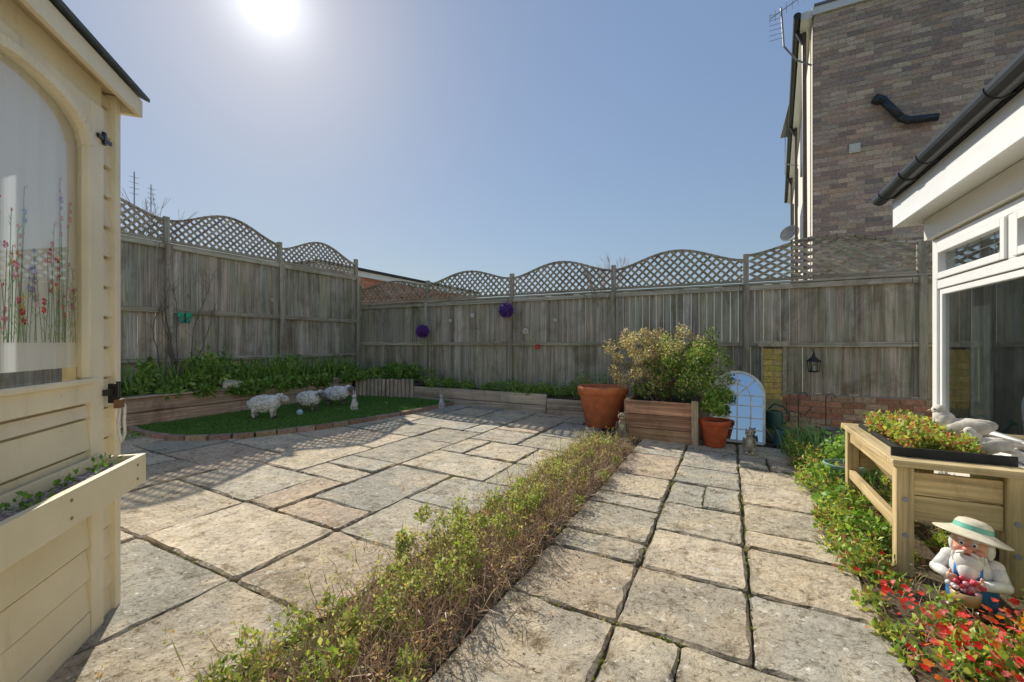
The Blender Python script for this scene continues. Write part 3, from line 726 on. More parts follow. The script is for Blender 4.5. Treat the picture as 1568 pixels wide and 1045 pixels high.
P=clumps([(-6.0,2.1,.17),(-6.2,1.8,.17),(-5.8,2.25,.16)],[(.12,.12,.06)]*3,200); quads_obj('weeds',leafquads(P,rng.uniform(.02,.04,len(P))),pick(len(P),GR),M_leaf)

mb=MB(); mb.add([(-1.5,-1.5,gz(-1.2)+.006),(-.93,-1.5,gz(-1.2)+.006),(-.93,4.9,gz(-1.2)+.006),(-1.5,4.9,gz(-1.2)+.006)],[(0,1,2,3)],(.1,.08,.05)); mb.build('hedge_soil',M_soil)
e=empty('low_hedge',(-1.2,2.2,.03))
clG=[];clB=[]
y=-.7
while y<4.7:
    big=.5+.5*math.sin(y*2.7+.6)*math.sin(y*5.1+2)
    w=.15+.09*big+random.uniform(-.03,.03); h=.075+.12*big+random.uniform(-.03,.03)
    if y>4.1: h*=.6
    for k in range(3):
        x=-1.27+random.uniform(-w,w); c=(x,y+random.uniform(-.06,.06),.03+h*random.uniform(.2,1.25)); r=(random.uniform(.02,.08),random.uniform(.02,.08),random.uniform(.03,.08))
        if random.random()<(.24 if y<2.6 else .48): clB.append((c,r))
        else: clG.append((c,r))
    for k in range(2):
        x=-1.04+random.uniform(-.10,.12); clB.append(((x,y+random.uniform(-.06,.06),.02+h*random.uniform(.2,.8)),(random.uniform(.04,.08),random.uniform(.04,.08),random.uniform(.03,.07))))
        if random.random()<.2: clG.append(((x,y,.03+h*.6),(.05,.05,.04)))
    y+=.068
P=clumps([c for c,_ in clG],[r for _,r in clG],110); P=P[P[:,2]>.03]
quads_obj('green_leaves',leafquads(P,rng.uniform(.012,.034,len(P)),.5,.5),pick(len(P),[(.30,.40,.09),(.42,.50,.15),(.18,.27,.06),(.54,.58,.26),(.44,.32,.18)],[.29,.25,.17,.18,.11]),M_leaf,e)
P=clumps([c for c,_ in clB],[r for _,r in clB],55); P=P[P[:,2]>.02]
quads_obj('brown_leaves',leafquads(P,rng.uniform(.010,.024,len(P)),.5,.4),pick(len(P),[(.50,.32,.23),(.62,.46,.34),(.36,.22,.16),(.40,.43,.17),(.72,.58,.43)],[.3,.22,.18,.16,.14]),M_leaf,e)
n=21000; yy=rng.uniform(-.6,4.75,n); P=np.stack([np.where(rng.random(n)<.5,-1.05,-1.27)+rng.normal(0,.09,n),yy,rng.uniform(.02,.13,n)],1)
P[:,0]=np.clip(P[:,0],-1.52,-.82)
V=leafquads(P,rng.uniform(.05,.16,n),.8,.028); quads_obj('twigs',V,pick(n,[(.46,.33,.23),(.58,.45,.33),(.28,.19,.13),(.40,.24,.17)]),M_dry,e)
n=1000; yy=rng.uniform(-.5,4.5,n); P=np.stack([-1.25+rng.normal(0,.14,n),yy,rng.uniform(.08,.19,n)],1)
V=leafquads(P,rng.uniform(.06,.17,n),2.0,.03); tips=V.reshape(-1,4,3)[:,2]
quads_obj('sprig_stems',V,pick(n,[(.38,.38,.16),(.44,.32,.20)]),M_dry,e)
T=np.repeat(tips,8,axis=0)+rng.normal(0,.011,(n*8,3))-np.array([0,0,.008]); quads_obj('sprig_tips',leafquads(T,rng.uniform(.008,.020,len(T)),.8,.45),pick(len(T),[(.44,.52,.15),(.58,.62,.28),(.52,.37,.22)]),M_leaf,e)
P=np.stack([rng.normal(-.75,.30,700),rng.uniform(.4,5,700),np.zeros(700)],1); P[:,2]=-.024*P[:,0]+.022
quads_obj('fallen_leaves',leafquads(P,rng.uniform(.008,.022,700),.1,.5),pick(700,[(.40,.24,.15),(.3,.18,.12),(.36,.4,.14)]),M_leaf)

# variegated bush in planter
e=empty('variegated_shrub',(-.75,5.85,.5))
mb=MB(); rd=random.Random(8)
for k in range(44):
    a=rd.uniform(0,6.28); p=Vector((-.8+rd.gauss(0,.06),5.85+rd.gauss(0,.06),.44)); d=Vector((math.cos(a)*.8,math.sin(a)*.5,1)).normalized()
    for s in range(7):
        q=p+d*.155; mb.cyl(p,q,.009*(1-s/8),.009*(1-(s+1)/8),(.30,.21,.15),0,6,False); p=q; d=(d+Vector((rd.gauss(0,.25),rd.gauss(0,.2),rd.gauss(0,.2)))).normalized()
mb.build('stems',M_dry,e)
cs=[];rs=[];kind=[]
for i in range(200):
    a=random.uniform(0,6.28); u=random.random()**.4; v=random.uniform(-1,1); w=math.sqrt(1-v*v)
    x=-.74+.82*u*w*math.cos(a); y=5.85+.52*u*w*math.sin(a); z=.96+.47*u*v
    cs.append((x,y,z)); rs.append([random.uniform(.05,.12)]*3); kind.append((x+.75)*.75-(z-.95)*1.2+random.gauss(0,.16))
C0=[(c,r) for c,r,k in zip(cs,rs,kind) if k<.04]; C1=[(c,r) for c,r,k in zip(cs,rs,kind) if k>=.04]
C1+= [((-.24+random.uniform(-.24,.20),5.42+random.uniform(-.1,.2),.64+random.uniform(-.15,.22)),(.11,.11,.11)) for _ in range(13)]
P=clumps([c for c,_ in C0],[r for _,r in C0],110); quads_obj('pale_leaves',leafquads(P,rng.uniform(.016,.038,len(P)),.5,.5),pick(len(P),[(.70,.62,.36),(.84,.78,.54),(.44,.32,.22),(.36,.38,.15),(.52,.35,.25)],[.25,.21,.19,.21,.14]),M_leaf,e)
P=clumps([c for c,_ in C1],[r for _,r in C1],140); quads_obj('green_leaves',leafquads(P,rng.uniform(.018,.042,len(P)),.5,.5),pick(len(P),[(.22,.36,.07),(.34,.48,.10),(.13,.22,.05),(.58,.58,.28)]),M_leaf,e)

# right border
e=empty('flower_border',(1.0,3,.0))
mb=MB(); mb.add([(.60,-1.5,.01),(1.39,-1.5,.01),(1.39,6.6,.01),(.60,6.6,.01)],[(0,1,2,3)]); mb.build('soil',M_soil,e)
def nearg(x,y,r=.17): return math.hypot(x-.94,y-2.54)<r
cs=[];rs=[]
while len(cs)<190:
    y=random.uniform(1.1,5.9); x=random.uniform(.54,1.3) if y<2.8 else random.uniform(.54,.84)
    if random.random()<.25: x=random.uniform(.6,1.3)
    if nearg(x,y): continue
    h=random.choice([.02,.035,.05,.08,.11])*(1.4 if y>4.2 else 1)
    cs.append((x,y,h*.8)); rs.append((random.uniform(.03,.10),random.uniform(.04,.11),h))
P=clumps(cs,rs,120); P=P[P[:,2]>.0]
quads_obj('foliage',leafquads(P,rng.uniform(.014,.046,len(P)),.5,.5),pick(len(P),[(.22,.37,.07),(.36,.49,.10),(.52,.60,.16),(.14,.24,.05),(.58,.26,.17)],[.25,.26,.25,.13,.11]),M_leaf,e)
n=1500; P=np.stack([rng.uniform(.54,1.2,n),rng.uniform(1.3,5.6,n),rng.uniform(.01,.08,n)],1)
quads_obj('stalks',leafquads(P,rng.uniform(.05,.12,n),1.2,.04),pick(n,[(.45,.35,.22),(.3,.36,.12),(.5,.25,.18)]),M_dry,e)
P=clumps([(1.22,2.5,.14),(1.28,2.25,.13),(1.12,2.32,.10),(1.25,2.0,.12),(.72,3.2,.10),(.66,3.7,.09),(.70,4.2,.12)],[(.11,.11,.10)]*7,120); quads_obj('broad_leaves',leafquads(P,rng.uniform(.035,.07,len(P)),.4,.55),pick(len(P),[(.22,.42,.08),(.32,.5,.12),(.14,.28,.05)]),M_leaf,e)
C=[]
while len(C)<600:
    x,y=random.uniform(.60,1.3),random.uniform(1.5,2.5)
    if not nearg(x,y,.12) and random.random()<.12+.88*(.5+.5*math.sin(x*13+1)*math.sin(y*11))**2: C.append((x,y,random.uniform(.06,.16)))
C+=[(random.uniform(.56,.75),random.uniform(2.5,3.9),random.uniform(.05,.10)) for _ in range(34)]
cl=[random.choice([(.74,.03,.02),(.62,.02,.015),(.80,.08,.05),(.84,.22,.04),(.82,.20,.18)]) for _ in C]
V,K=flowers(C,.0125,cl); quads_obj('red_flowers',V,K,M_leaf,e)
C=[(random.uniform(.95,1.25),random.uniform(1.7,2.3),random.uniform(.12,.18)) for _ in range(70)]
V,K=flowers(C,.016,[random.choice([(.60,.05,.35),(.5,.04,.4),(.85,.35,.03)]) for _ in C]); quads_obj('magenta_flowers',V,K,M_leaf,e)
B=[(.72+random.gauss(0,.09),5.35+random.gauss(0,.10),.01) for _ in range(90)]+[(1.0+random.gauss(0,.1),4.7+random.gauss(0,.1),.01) for _ in range(60)]
V=straps(B,.38,.022,.5); quads_obj('daffodil_leaves',V,pick(len(V)//4,[(.20,.38,.14),(.28,.46,.18)]),M_leaf,e)
P=clumps([(.90,4.55,.28),(1.1,4.3,.35),(1.0,4.8,.2)],[(.16,.16,.16)]*3,300); quads_obj('shrub_leaves',leafquads(P,rng.uniform(.03,.06,len(P))),pick(len(P),[(.22,.42,.08),(.34,.52,.13)]),M_leaf,e)

# ------------------------------------------------------------------ pots
def pot(name,c,r,h,col=(.76,.24,.10)):
    e=empty(name,c); mb=MB()
    mb.lathe([(0,0),(r*.62,0),(r*.66,.01),(r*.93,h*.80),(r*.94,h*.81),(r*1.0,h*.82),(r*1.02,h*.98),(r*1.0,h),(r*.92,h),(r*.90,h*.95),(r*.86,h*.88),(0,h*.87)],c,col)
    mb.build('clay_body',M_terra,e,smooth=True)
    mb=MB(); mb.lathe([(0,h*.89),(r*.87,h*.885)],c,(.07,.05,.04)); mb.build('compost',M_soil,e); return e
e=pot('terracotta_pot',(-1.55,5.80,.05),.34,.55)
e=pot('terracotta_pot',(-.14,5.38,.02),.165,.30,col=(.68,.15,.06))
P=clumps([(-.16+random.gauss(0,.06),5.38+random.gauss(0,.05),.42+random.uniform(0,.18)) for _ in range(10)],[(.08,.08,.08)]*10,90)
quads_obj('foliage',leafquads(P,rng.uniform(.03,.06,len(P)),.6,.5),pick(len(P),[(.28,.44,.09),(.17,.3,.06),(.40,.54,.13)]),M_leaf,e)
e=pot('green_plant_pot',(.84,4.30,.0),.14,.22,col=(.24,.38,.30))
e=pot('terracotta_pot',(1.12,5.05,.0),.10,.17,col=(.62,.24,.12))

# ------------------------------------------------------------------ arched garden mirror
e=empty('arched_garden_mirror',(.09,5.66,.02))
Rm=Matrix.Translation((.09,5.66,.02))@Matrix.Rotation(math.radians(-4),4,'Z')@Matrix.Rotation(math.radians(-9),4,'X')
w=.275;hs=.56
def outline(w,hs,z0,n=20): return [(-w,z0),(w,z0)]+[(w*math.cos(math.pi*i/n),hs+w*math.sin(math.pi*i/n)) for i in range(n+1)]
mb=MB(Rm); o=outline(w,hs,.02); mb.add([(x,-.0,z) for x,z in o],[tuple(range(len(o)))],(1,1,1)); mb.build('mirror_glass',M_mirror,e)
mb=MB(Rm); C_=(.82,.86,.88)
oo=outline(w,hs,.02)
for i in range(len(oo)):
    a=oo[i];b=oo[(i+1)%len(oo)]; mb.bar((a[0],-.012,a[1]),(b[0],-.012,b[1]),.03,.03,C_)
for x in(-.14,0,.14): mb.box((x-.007,-.018,.03),(x+.007,-.002,hs-.0),C_)
for z in(.16,.30,.44,.56): mb.box((-w+.01,-.019,z-.006),(w-.01,-.001,z+.006),C_)
for a in(45,90,135): mb.bar((0,-.011,hs),(w*math.cos(math.radians(a)),-.011,hs+w*math.sin(math.radians(a))),.014,.014,C_)
for i in range(10):
    a=math.pi*i/10;b=math.pi*(i+1)/10; mb.bar((.13*math.cos(a),-.011,hs+.13*math.sin(a)),(.13*math.cos(b),-.011,hs+.13*math.sin(b)),.014,.012,C_)
mb.box((-w,.015,.0),(w,.02,hs),(.2,.15,.1)); mb.build('window_style_frame',M_gen,e)

# ------------------------------------------------------------------ ornaments
def sheep(loc,rot,s=1.0,face=(.22,.20,.18)):
    e=empty('sheep_ornament',loc); T=Matrix.Translation(loc)@Matrix.Rotation(rot,4,'Z')@Matrix.Scale(s,4)
    mb=MB(T); WL=(.84,.81,.74)
    mb.ell((0,0,.155),(.145,.085,.085),WL,0,18,12); mb.ell((.07,0,.165),(.085,.08,.085),WL); mb.ell((-.08,0,.155),(.08,.078,.08),WL)
    rd=random.Random(int(loc[1]*100))
    for i in range(230):
        a=rd.uniform(0,6.28);v=rd.uniform(-.9,1); w=math.sqrt(1-v*v); mb.ell((.145*w*math.cos(a)*1.02,.085*w*math.sin(a)*1.03,.157+.087*v),(.014,.014,.012),jit(WL,.06),0,6,5)
    for i in range(14):
        mb.ell((.150+rd.uniform(-.02,.02),rd.uniform(-.025,.025),.245+rd.uniform(-.01,.015)),(.014,.014,.012),WL,0,6,5)
    mb.ell((.125,0,.205),(.045,.045,.05),WL)
    mb.ell((-.155,0,.16),(.02,.016,.035),WL,0,8,6); mb.build('fleece',M_matte,e,smooth=True)
    mb=MB(T); R=Matrix.Rotation(.5,3,'Y')
    mb.ell((.195,0,.205),(.055,.036,.040),face,0,14,10,R); mb.ell((.228,0,.185),(.024,.024,.022),tuple(x*.8 for x in face),0,10,8)
    for sg in(-1,1):
        mb.ell((.165,sg*.058,.220),(.015,.036,.013),face,0,10,6,Matrix.Rotation(sg*-.5,3,'X')); mb.ell((.208,sg*.030,.222),(.006,.005,.007),(.01,.01,.01),0,8,6)
        for x in(-.085,.085):
            y=sg*.045; k=.012 if x<0 else 0
            mb.cyl((x,y,.12),(x-k,y,.06),.024,.016,WL if face[0]>.4 else face,0,10); mb.cyl((x-k,y,.06),(x,y,.015),.015,.013,face,0,10); mb.ell((x+.004,y,.012),(.019,.015,.013),(.12,.10,.09),0,10,6)
    mb.build('head_and_legs',M_matte,e,smooth=True); return e
L=.055
sheep((-5.52,3.55,gz(-5.5)+L),math.radians(38),1.25,(.62,.58,.52)); sheep((-5.52,4.22,gz(-5.5)+L),math.radians(15),1.2); sheep((-5.62,4.80,gz(-5.5)+L),math.radians(35),1.25)
def sitting(name,loc,h,col,col2,ears='cat',rot=0):
    e=empty(name,loc); T=Matrix.Translation(loc)@Matrix.Rotation(rot,4,'Z')@Matrix.Scale(h/.40,4); mb=MB(T)
    mb.lathe([(0,0),(.085,0),(.09,.012),(.085,.03),(0,.03)],(0,0,0),tuple(x*.8 for x in col2))
    mb.ell((0,.01,.11),(.075,.08,.10),col); mb.ell((0,-.015,.19),(.055,.052,.085),col); mb.ell((0,-.052,.17),(.035,.02,.06),col2)
    mb.ell((0,-.02,.305),(.055,.052,.052),col,0,18,12); mb.ell((0,-.07,.295),(.024,.018,.016),col2,0,12,8)
    for sg in(-1,1):
        mb.ell((sg*.05,-.03,.07),(.03,.055,.045),col); mb.ell((sg*.035,-.075,.035),(.018,.032,.014),col2); mb.cyl((sg*.035,-.05,.17),(sg*.028,-.07,.04),.02,.014,col)
        mb.ell((sg*.022,-.066,.318),(.008,.006,.009),(.01,.01,.01),0,8,6)
        if ears=='cat': mb.cyl((sg*.032,-.015,.345),(sg*.042,-.015,.40),.02,.002,col,0,8)
        elif ears=='rabbit': mb.ell((sg*.022,-.01,.385),(.013,.010,.05),col,0,10,8)
        elif ears=='owl': mb.ell((sg*.024,-.062,.318),(.022,.010,.022),(.5,.42,.25)); mb.ell((sg*.024,-.072,.318),(.009,.006,.009),(.01,.01,.01)); mb.cyl((sg*.035,-.02,.345),(sg*.045,-.02,.375),.015,.002,col,0,8); mb.ell((sg*.068,0,.16),(.02,.05,.08),tuple(x*.7 for x in col))
    mb.build('body',M_matte,e,smooth=True); return e
sitting('rabbit_ornament',(-5.08,4.68,gz(-5.1)+L),.27,(.75,.7,.58),(.8,.78,.7),'rabbit',.4)
sitting('cat_ornament',(-4.22,5.72,gz(-4.2)+.02),.25,(.55,.54,.52),(.75,.74,.7),'cat',.3)
sitting('owl_ornament',(-1.13,5.12,gz(-1)+.02),.36,(.36,.29,.19),(.62,.54,.36),'owl',.1)
sitting('owl_ornament',(.20,5.18,.01),.30,(.45,.40,.30),(.70,.65,.52),'owl',0)
sitting('dog_ornament',(.92,5.3,.02),.22,(.4,.38,.34),(.65,.62,.55),'cat',-.3)
e=empty('tortoise_ornament',(-6.29,3.55,.556)); mb=MB(Matrix.Translation((-6.29,3.55,.556))@Matrix.Rotation(1.2,4,'Z')@Matrix.Scale(1.25,4))
mb.ell((0,0,.045),(.085,.065,.05),(.62,.55,.42)); mb.ell((.1,0,.05),(.03,.022,.024),(.68,.62,.48))
for sx in(-1,1):
    for sy in(-1,1): mb.ell((sx*.06,sy*.055,.018),(.025,.018,.02),(.62,.56,.44))
for i in range(12):
    a=i*.52; mb.ell((.05*math.cos(a),.04*math.sin(a),.078),(.02,.017,.012),(.45,.38,.27),0,6,4)
mb.build('shell_and_legs',M_matte,e,smooth=True)
mb=MB(); mb.ell((-5.35,3.95,.22),(.045,.045,.045),(.45,.65,.7)); mb.cyl((-5.35,3.95,.17),(-5.35,3.95,.2),.03,.02,(.3,.4,.4)); mb.build('glazed_ball_ornament',M_glaze,smooth=True)
def fball(name,c,r):
    e=empty(name,c); mb=MB(); mb.ell(c,(r*.8,)*3,(.08,.03,.16)); mb.cyl((c[0],c[1],c[2]+r*.7),(c[0],6.74,c[2]+r*1.8),.003,.003,(.1,.1,.1),0,5); mb.build('core',M_gen,e,smooth=True)
    n=1300; d=rng.normal(size=(n,3)); d/=np.linalg.norm(d,axis=1)[:,None]; P=np.array(c)+d*r*.78
    V=leafquads(P,.035,0,.6).reshape(-1,4,3); V=V*.55+.45*P[:,None,:]+d[:,None,:]*r*.22*np.array([0,.5,1,.5])[None,:,None]*.45
    quads_obj('petals',V.reshape(-1,3),pick(n,[(.22,.09,.46),(.30,.13,.60),(.14,.05,.30)]),M_leaf,e)
fball('purple_flower_ball',(-5.33,6.60,1.42),.145); fball('purple_flower_ball',(-3.48,6.60,1.77),.15)
def disc(name,c,r,col,nrm=(0,-1,0)):
    e=empty(name,c); mb=MB(); n=Vector(nrm); a=n.orthogonal().normalized(); b=n.cross(a)
    for k in range(7):
        t=k*2*math.pi/7; p=Vector(c)+(a*math.cos(t)+b*math.sin(t))*r*.6; mb.ell(p,(r*.38,)*3,jit(col,.1),0,10,6)
    mb.ell(c,(r*.35,)*3,(.5,.4,.1),0,10,6); mb.build('petals',M_glaze,e,smooth=True)
disc('ladybird_ornament',(-2.93,6.71,1.13),.05,(.65,.03,.03)); disc('flower_wall_ornament',(-3.15,6.70,1.40),.06,(.75,.68,.55)); disc('flower_wall_ornament',(-4.25,6.71,1.71),.045,(.8,.8,.75))
disc('flower_wall_ornament',(-4.75,6.71,1.62),.035,(.75,.75,.7)); disc('flower_wall_ornament',(-2.6,6.71,1.58),.035,(.65,.65,.5)); disc('flower_wall_ornament',(-7.11,4.72,1.95),.035,(.65,.6,.4),(1,0,0))
e=empty('butterfly_ornament',(-7.06,3.35,1.56)); mb=MB()
for sg in(-1,1):
    mb.ell((-7.06,3.35+sg*.05,1.60),(.008,.05,.045),(.03,.42,.22),0,12,8); mb.ell((-7.06,3.35+sg*.04,1.52),(.008,.035,.04),(.03,.32,.24),0,12,8)
mb.cyl((-7.05,3.35,1.49),(-7.05,3.35,1.63),.009,.007,(.02,.05,.03)); mb.build('wings',M_glaze,e,smooth=True)
e=empty('wall_lantern',(.98,6.7,.95)); mb=MB(); K=(.03,.028,.025)
mb.lathe([(.0,.26),(.015,.24),(.02,.20),(.085,.14),(.08,.135),(0,.135)],(.98,6.63,.82),K,0,6); mb.lathe([(0,0),(.055,0),(.06,.012),(.06,.02),(0,.02)],(.98,6.63,.82),K,0,6)
for k in range(6):
    a=k*math.pi/3; mb.cyl((.98+.055*math.cos(a),6.63+.055*math.sin(a),.83),(.98+.07*math.cos(a),6.63+.07*math.sin(a),.96),.005,.005,K,0,5)
mb.cyl((.98,6.63,1.07),(.98,6.76,1.12),.006,.006,K,0,6); mb.cyl((.98,6.63,.84),(.98,6.63,.90),.02,.02,(.5,.48,.4)); mb.build('cage',M_metal,e)
e=empty('wire_plant_stand',(.75,6.3,.1)); mb=MB()
for dx in(0,.28):
    pts=[(.78+dx,6.35,0),(.78+dx,6.35,.52)]+[(.78+dx+.05-.05*math.cos(t),6.35,.52+.06*math.sin(t)) for t in (.6,1.2,1.8,2.4,3.0)]; mb.tube(pts,.006,(.12,.07,.05),0,6)
mb.tube([(.60,6.35,.28),(.70,6.35,.34),(.85,6.35,.30),(.9,6.35,.38)],.006,(.12,.07,.05)); mb.tube([(.66,6.35,.0),(.66,6.35,.45)],.006,(.12,.07,.05)); mb.build('wires',M_metal,e)
e=empty('watering_can',(.50,6.15,.05)); mb=MB(); G=(.03,.11,.09)
mb.lathe([(0,0),(.10,0),(.105,.01),(.095,.20),(.09,.21),(.05,.215)],(.50,6.1,.15),G); mb.cyl((.41,6.1,.2),(.30,6.1,.38),.02,.013,G); mb.cyl((.30,6.1,.38),(.28,6.1,.40),.02,.04,G)
mb.tube([(.58,6.1,.20),(.65,6.1,.25),(.66,6.1,.34),(.60,6.1,.42),(.50,6.1,.45),(.44,6.1,.38)],.01,G); mb.cyl((.5,6.1,0),(.5,6.1,.15),.12,.10,(.3,.2,.14)); mb.build('body',M_metal,e)
e=empty('watering_can',(.58,5.75,.0)); mb=MB(); G=(.08,.18,.2)
mb.lathe([(0,0),(.09,0),(.095,.01),(.085,.16),(.08,.17),(.04,.175)],(.56,5.75,.02),G); mb.cyl((.48,5.75,.06),(.38,5.75,.2),.018,.012,G); mb.tube([(.63,5.75,.05),(.70,5.75,.1),(.69,5.75,.18),(.6,5.75,.23),(.54,5.75,.2)],.009,G); mb.build('body',M_metal,e)
P=clumps([(.35,6.0,.1),(.75,5.9,.1),(.9,6.1,.12),(.2,6.2,.1)],[(.14,.12,.10)]*4,130); quads_obj('corner_plants',leafquads(P,rng.uniform(.02,.05,len(P))),pick(len(P),GR),M_leaf)
e=empty('metal_bucket',(1.05,5.95,0)); mb=MB(); mb.lathe([(0,0),(.09,0),(.12,.22),(.125,.225),(.115,.225),(.11,.2),(0,.19)],(1.05,5.95,0),(.25,.25,.24)); mb.tube([(1.05+.12*math.cos(t),5.95,.22+.12*math.sin(t)) for t in [k*math.pi/8 for k in range(9)]],.004,(.3,.3,.3),0,6); mb.build('pail',M_metal,e)

# ------------------------------------------------------------------ raised herb planter (table)
e=empty('wooden_planter_table',(1.0,3.4,0)); x0,x1,y0,y1=.77,1.24,2.84,3.92; PN=(.60,.46,.25)
mb=MB()
for x in(x0,x1-.07):
    for y in(y0,y1-.07): mb.box((x,y,0),(x+.07,y+.07,.565),jit(PN,.08))
mb.build('legs',M_pz,e,bevel=.005)
mb=MB(); mb.box((x0+.072,y0+.02,.30),(x1-.072,y0+.045,.42),jit(PN)); mb.box((x0+.072,y0+.02,.425),(x1-.072,y0+.045,.54),jit(PN)); mb.box((x0-.02,y0-.025,.568),(x1+.02,y0+.075,.602),(.64,.51,.29)); mb.box((x0-.02,y1-.075,.568),(x1+.02,y1+.025,.602),PN); mb.box((x0+.075,y1-.05,.30),(x1-.075,y1-.025,.54),PN)
mb.build('end_boards',M_px,e,bevel=.004)
mb=MB(); mb.box((x0-.02,y0+.077,.568),(x0+.06,y1-.077,.602),(.64,.51,.29)); mb.box((x1-.06,y0+.077,.568),(x1+.02,y1-.077,.602),PN); mb.box((x0+.015,y0+.075,.48),(x0+.035,y1-.075,.56),PN); mb.box((x0+.01,y0+.072,.22),(x0+.045,y1-.072,.28),PN)
mb.bar((x0+.09,y0+.045,.52),(x0+.22,y0+.5,.30),.04,.05,jit(PN)); mb.add([(x0+.06,y0+.08,.48),(x0+.06,y1-.08,.48),(x0+.18,y1-.08,.30),(x0+.18,y0+.08,.30)],[(0,1,2,3)],PN); mb.build('side_boards',M_py,e,bevel=.004)
mb=MB(); mb.box((x0+.065,y0+.08,.55),(x1-.065,y1-.08,.58),(.05,.04,.03))
mb.box((x0,y0+.078,.603),(x1,y0+.09,.65),(.03,.032,.035))
mb.box((x0+.062,y0+.09,.6035),(x0+.07,y1-.08,.63),(.03,.032,.035)); mb.build('liner_and_soil',M_gen,e)
mb=MB()
for x,z in((x0+.035,.40),(x0+.035,.22),(x1-.035,.2),(x1-.035,.35)): mb.cyl((x,y0,z),(x,y0-.008,z),.012,.012,(.35,.36,.38),0,10)
mb.build('bolts',M_metal,e)
cs=[(random.uniform(x0+.08,x1-.10),random.uniform(y0+.1,y1-.1),.61+random.uniform(0,.10)) for _ in range(56)]
P=clumps(cs,[(.055,.055,.045)]*len(cs),80); quads_obj('succulents',leafquads(P,rng.uniform(.016,.036,len(P)),.8,.6),pick(len(P),[(.38,.48,.10),(.54,.60,.18),(.2,.32,.07),(.62,.24,.14)],[.35,.25,.18,.22]),M_leaf,e)

def dove(loc,rot,s):
    e=empty('dove_ornament',loc); T=Matrix.Translation(loc)@Matrix.Rotation(rot,4,'Z')@Matrix.Scale(s,4); mb=MB(T); c=(.80,.73,.63)
    mb.ell((0,0,.075),(.085,.048,.05),c,0,20,12,Matrix.Rotation(-.35,3,'Y').inverted()); mb.ell((.055,0,.105),(.04,.036,.048),c); mb.ell((.075,0,.155),(.028,.025,.027),c,0,14,10); mb.cyl((.062,0,.10),(.074,0,.15),.034,.024,c)
    mb.cyl((.098,0,.153),(.118,0,.147),.008,.001,(.5,.42,.3),0,8)
    mb.add([(-.05,-.03,.07),(-.05,.03,.07),(-.19,.035,.045),(-.19,-.035,.045),(-.05,-.02,.05),(-.05,.02,.05),(-.19,.03,.037),(-.19,-.03,.037)],[(0,3,2,1),(4,5,6,7),(0,1,5,4),(1,2,6,5),(2,3,7,6),(3,0,4,7)],c)
    for sg in(-1,1): mb.ell((-.025,sg*.042,.085),(.085,.014,.036),tuple(x*.82 for x in c),0,14,8,Matrix.Rotation(.25,3,'Y')); mb.ell((.086,sg*.022,.16),(.004,.003,.004),(.01,.01,.01),0,6,4); mb.cyl((.01,sg*.02,.035),(.015,sg*.02,.0),.008,.008,(.45,.3,.25),0,8)
    mb.build('body',M_matte,e,smooth=True)
dove((1.20,3.36,.605),math.radians(150),1.25); dove((1.19,3.06,.603),math.radians(165),.85)

# ------------------------------------------------------------------ garden gnome
gl=(.96,2.60,.01); e=empty('garden_gnome',gl); T=Matrix.Translation(gl)@Matrix.Rotation(math.radians(-30),4,'Z')@Matrix.Scale(.99,4)
BL=(.04,.24,.62); SK=(.78,.42,.30); WH=(.84,.82,.78); RD=(.65,.05,.05)
mb=MB(T)
mb.ell((0,.0,.11),(.085,.075,.09),BL,0,22,14); mb.ell((0,-.005,.19),(.078,.066,.075),WH)
for sg in(-1,1):
    mb.cyl((sg*.04,0,.09),(sg*.045,-.01,.035),.042,.036,BL); mb.ell((sg*.048,-.03,.022),(.036,.055,.024),(.12,.06,.03)); mb.bar((sg*.035,-.066,.15),(sg*.035,-.05,.235),.02,.008,BL)
    sh=Vector((sg*.072,0,.225)); el=Vector((sg*.105,-.035,.165)); ha=Vector((sg*.05,-.095,.165))
    mb.ell(sh,(.03,.03,.03),WH); mb.cyl(sh,el,.028,.024,WH,0,14); mb.ell(el,(.025,.025,.025),WH); mb.cyl(el,ha,.024,.019,WH,0,14)
    mb.ell(ha,(.017,.017,.02),SK)
    for k in range(4): mb.ell(ha+Vector((-sg*.012,-.008,-.014+k*.009)),(.014,.006,.005),SK,0,8,6)
    mb.ell(ha+Vector((-sg*.002,-.004,.022)),(.006,.006,.013),SK,0,8,6)
mb.box((-.06,-.082,.155),(.06,-.073,.165),RD)
mb.build('body_and_clothes',M_glaze,e,smooth=True)
mb=MB(T)
mb.ell((0,-.01,.295),(.058,.055,.062),SK,0,22,16); mb.ell((0,-.070,.295),(.017,.019,.016),(.80,.32,.24))
for sg in(-1,1):
    mb.ell((sg*.032,-.055,.287),(.018,.014,.014),(.80,.34,.26)); mb.ell((sg*.02,-.058,.316),(.010,.006,.011),(.85,.85,.85)); mb.ell((sg*.02,-.0635,.315),(.005,.003,.006),(.02,.05,.12)); mb.ell((sg*.022,-.058,.333),(.014,.006,.005),WH); mb.ell((sg*.058,-.005,.30),(.012,.012,.018),SK)
mb.ell((0,-.064,.268),(.016,.006,.006),(.5,.06,.06)); mb.build('head',M_glaze,e,smooth=True)
mb=MB(T); rd=random.Random(3)
mb.ell((0,-.05,.235),(.048,.030,.045),WH); mb.ell((0,-.062,.195),(.032,.024,.045),WH)
for k in range(110):
    a=rd.uniform(-1,1); z=rd.uniform(.165,.262); w=.054*(1-((.262-z)/.13)**1.5); mb.ell((a*w,-.066+.03*abs(a)+rd.uniform(-.008,.004),z),(.007,.008,.018),jit(WH,.06),0,6,6)
for sg in(-1,1): mb.ell((sg*.022,-.072,.277),(.020,.010,.007),WH,0,10,8,Matrix.Rotation(sg*.4,3,'Y')); mb.ell((sg*.055,.0,.29),(.018,.03,.04),WH)
mb.ell((0,.02,.30),(.06,.045,.055),WH); mb.build('beard_and_hair',M_glaze,e,smooth=True)
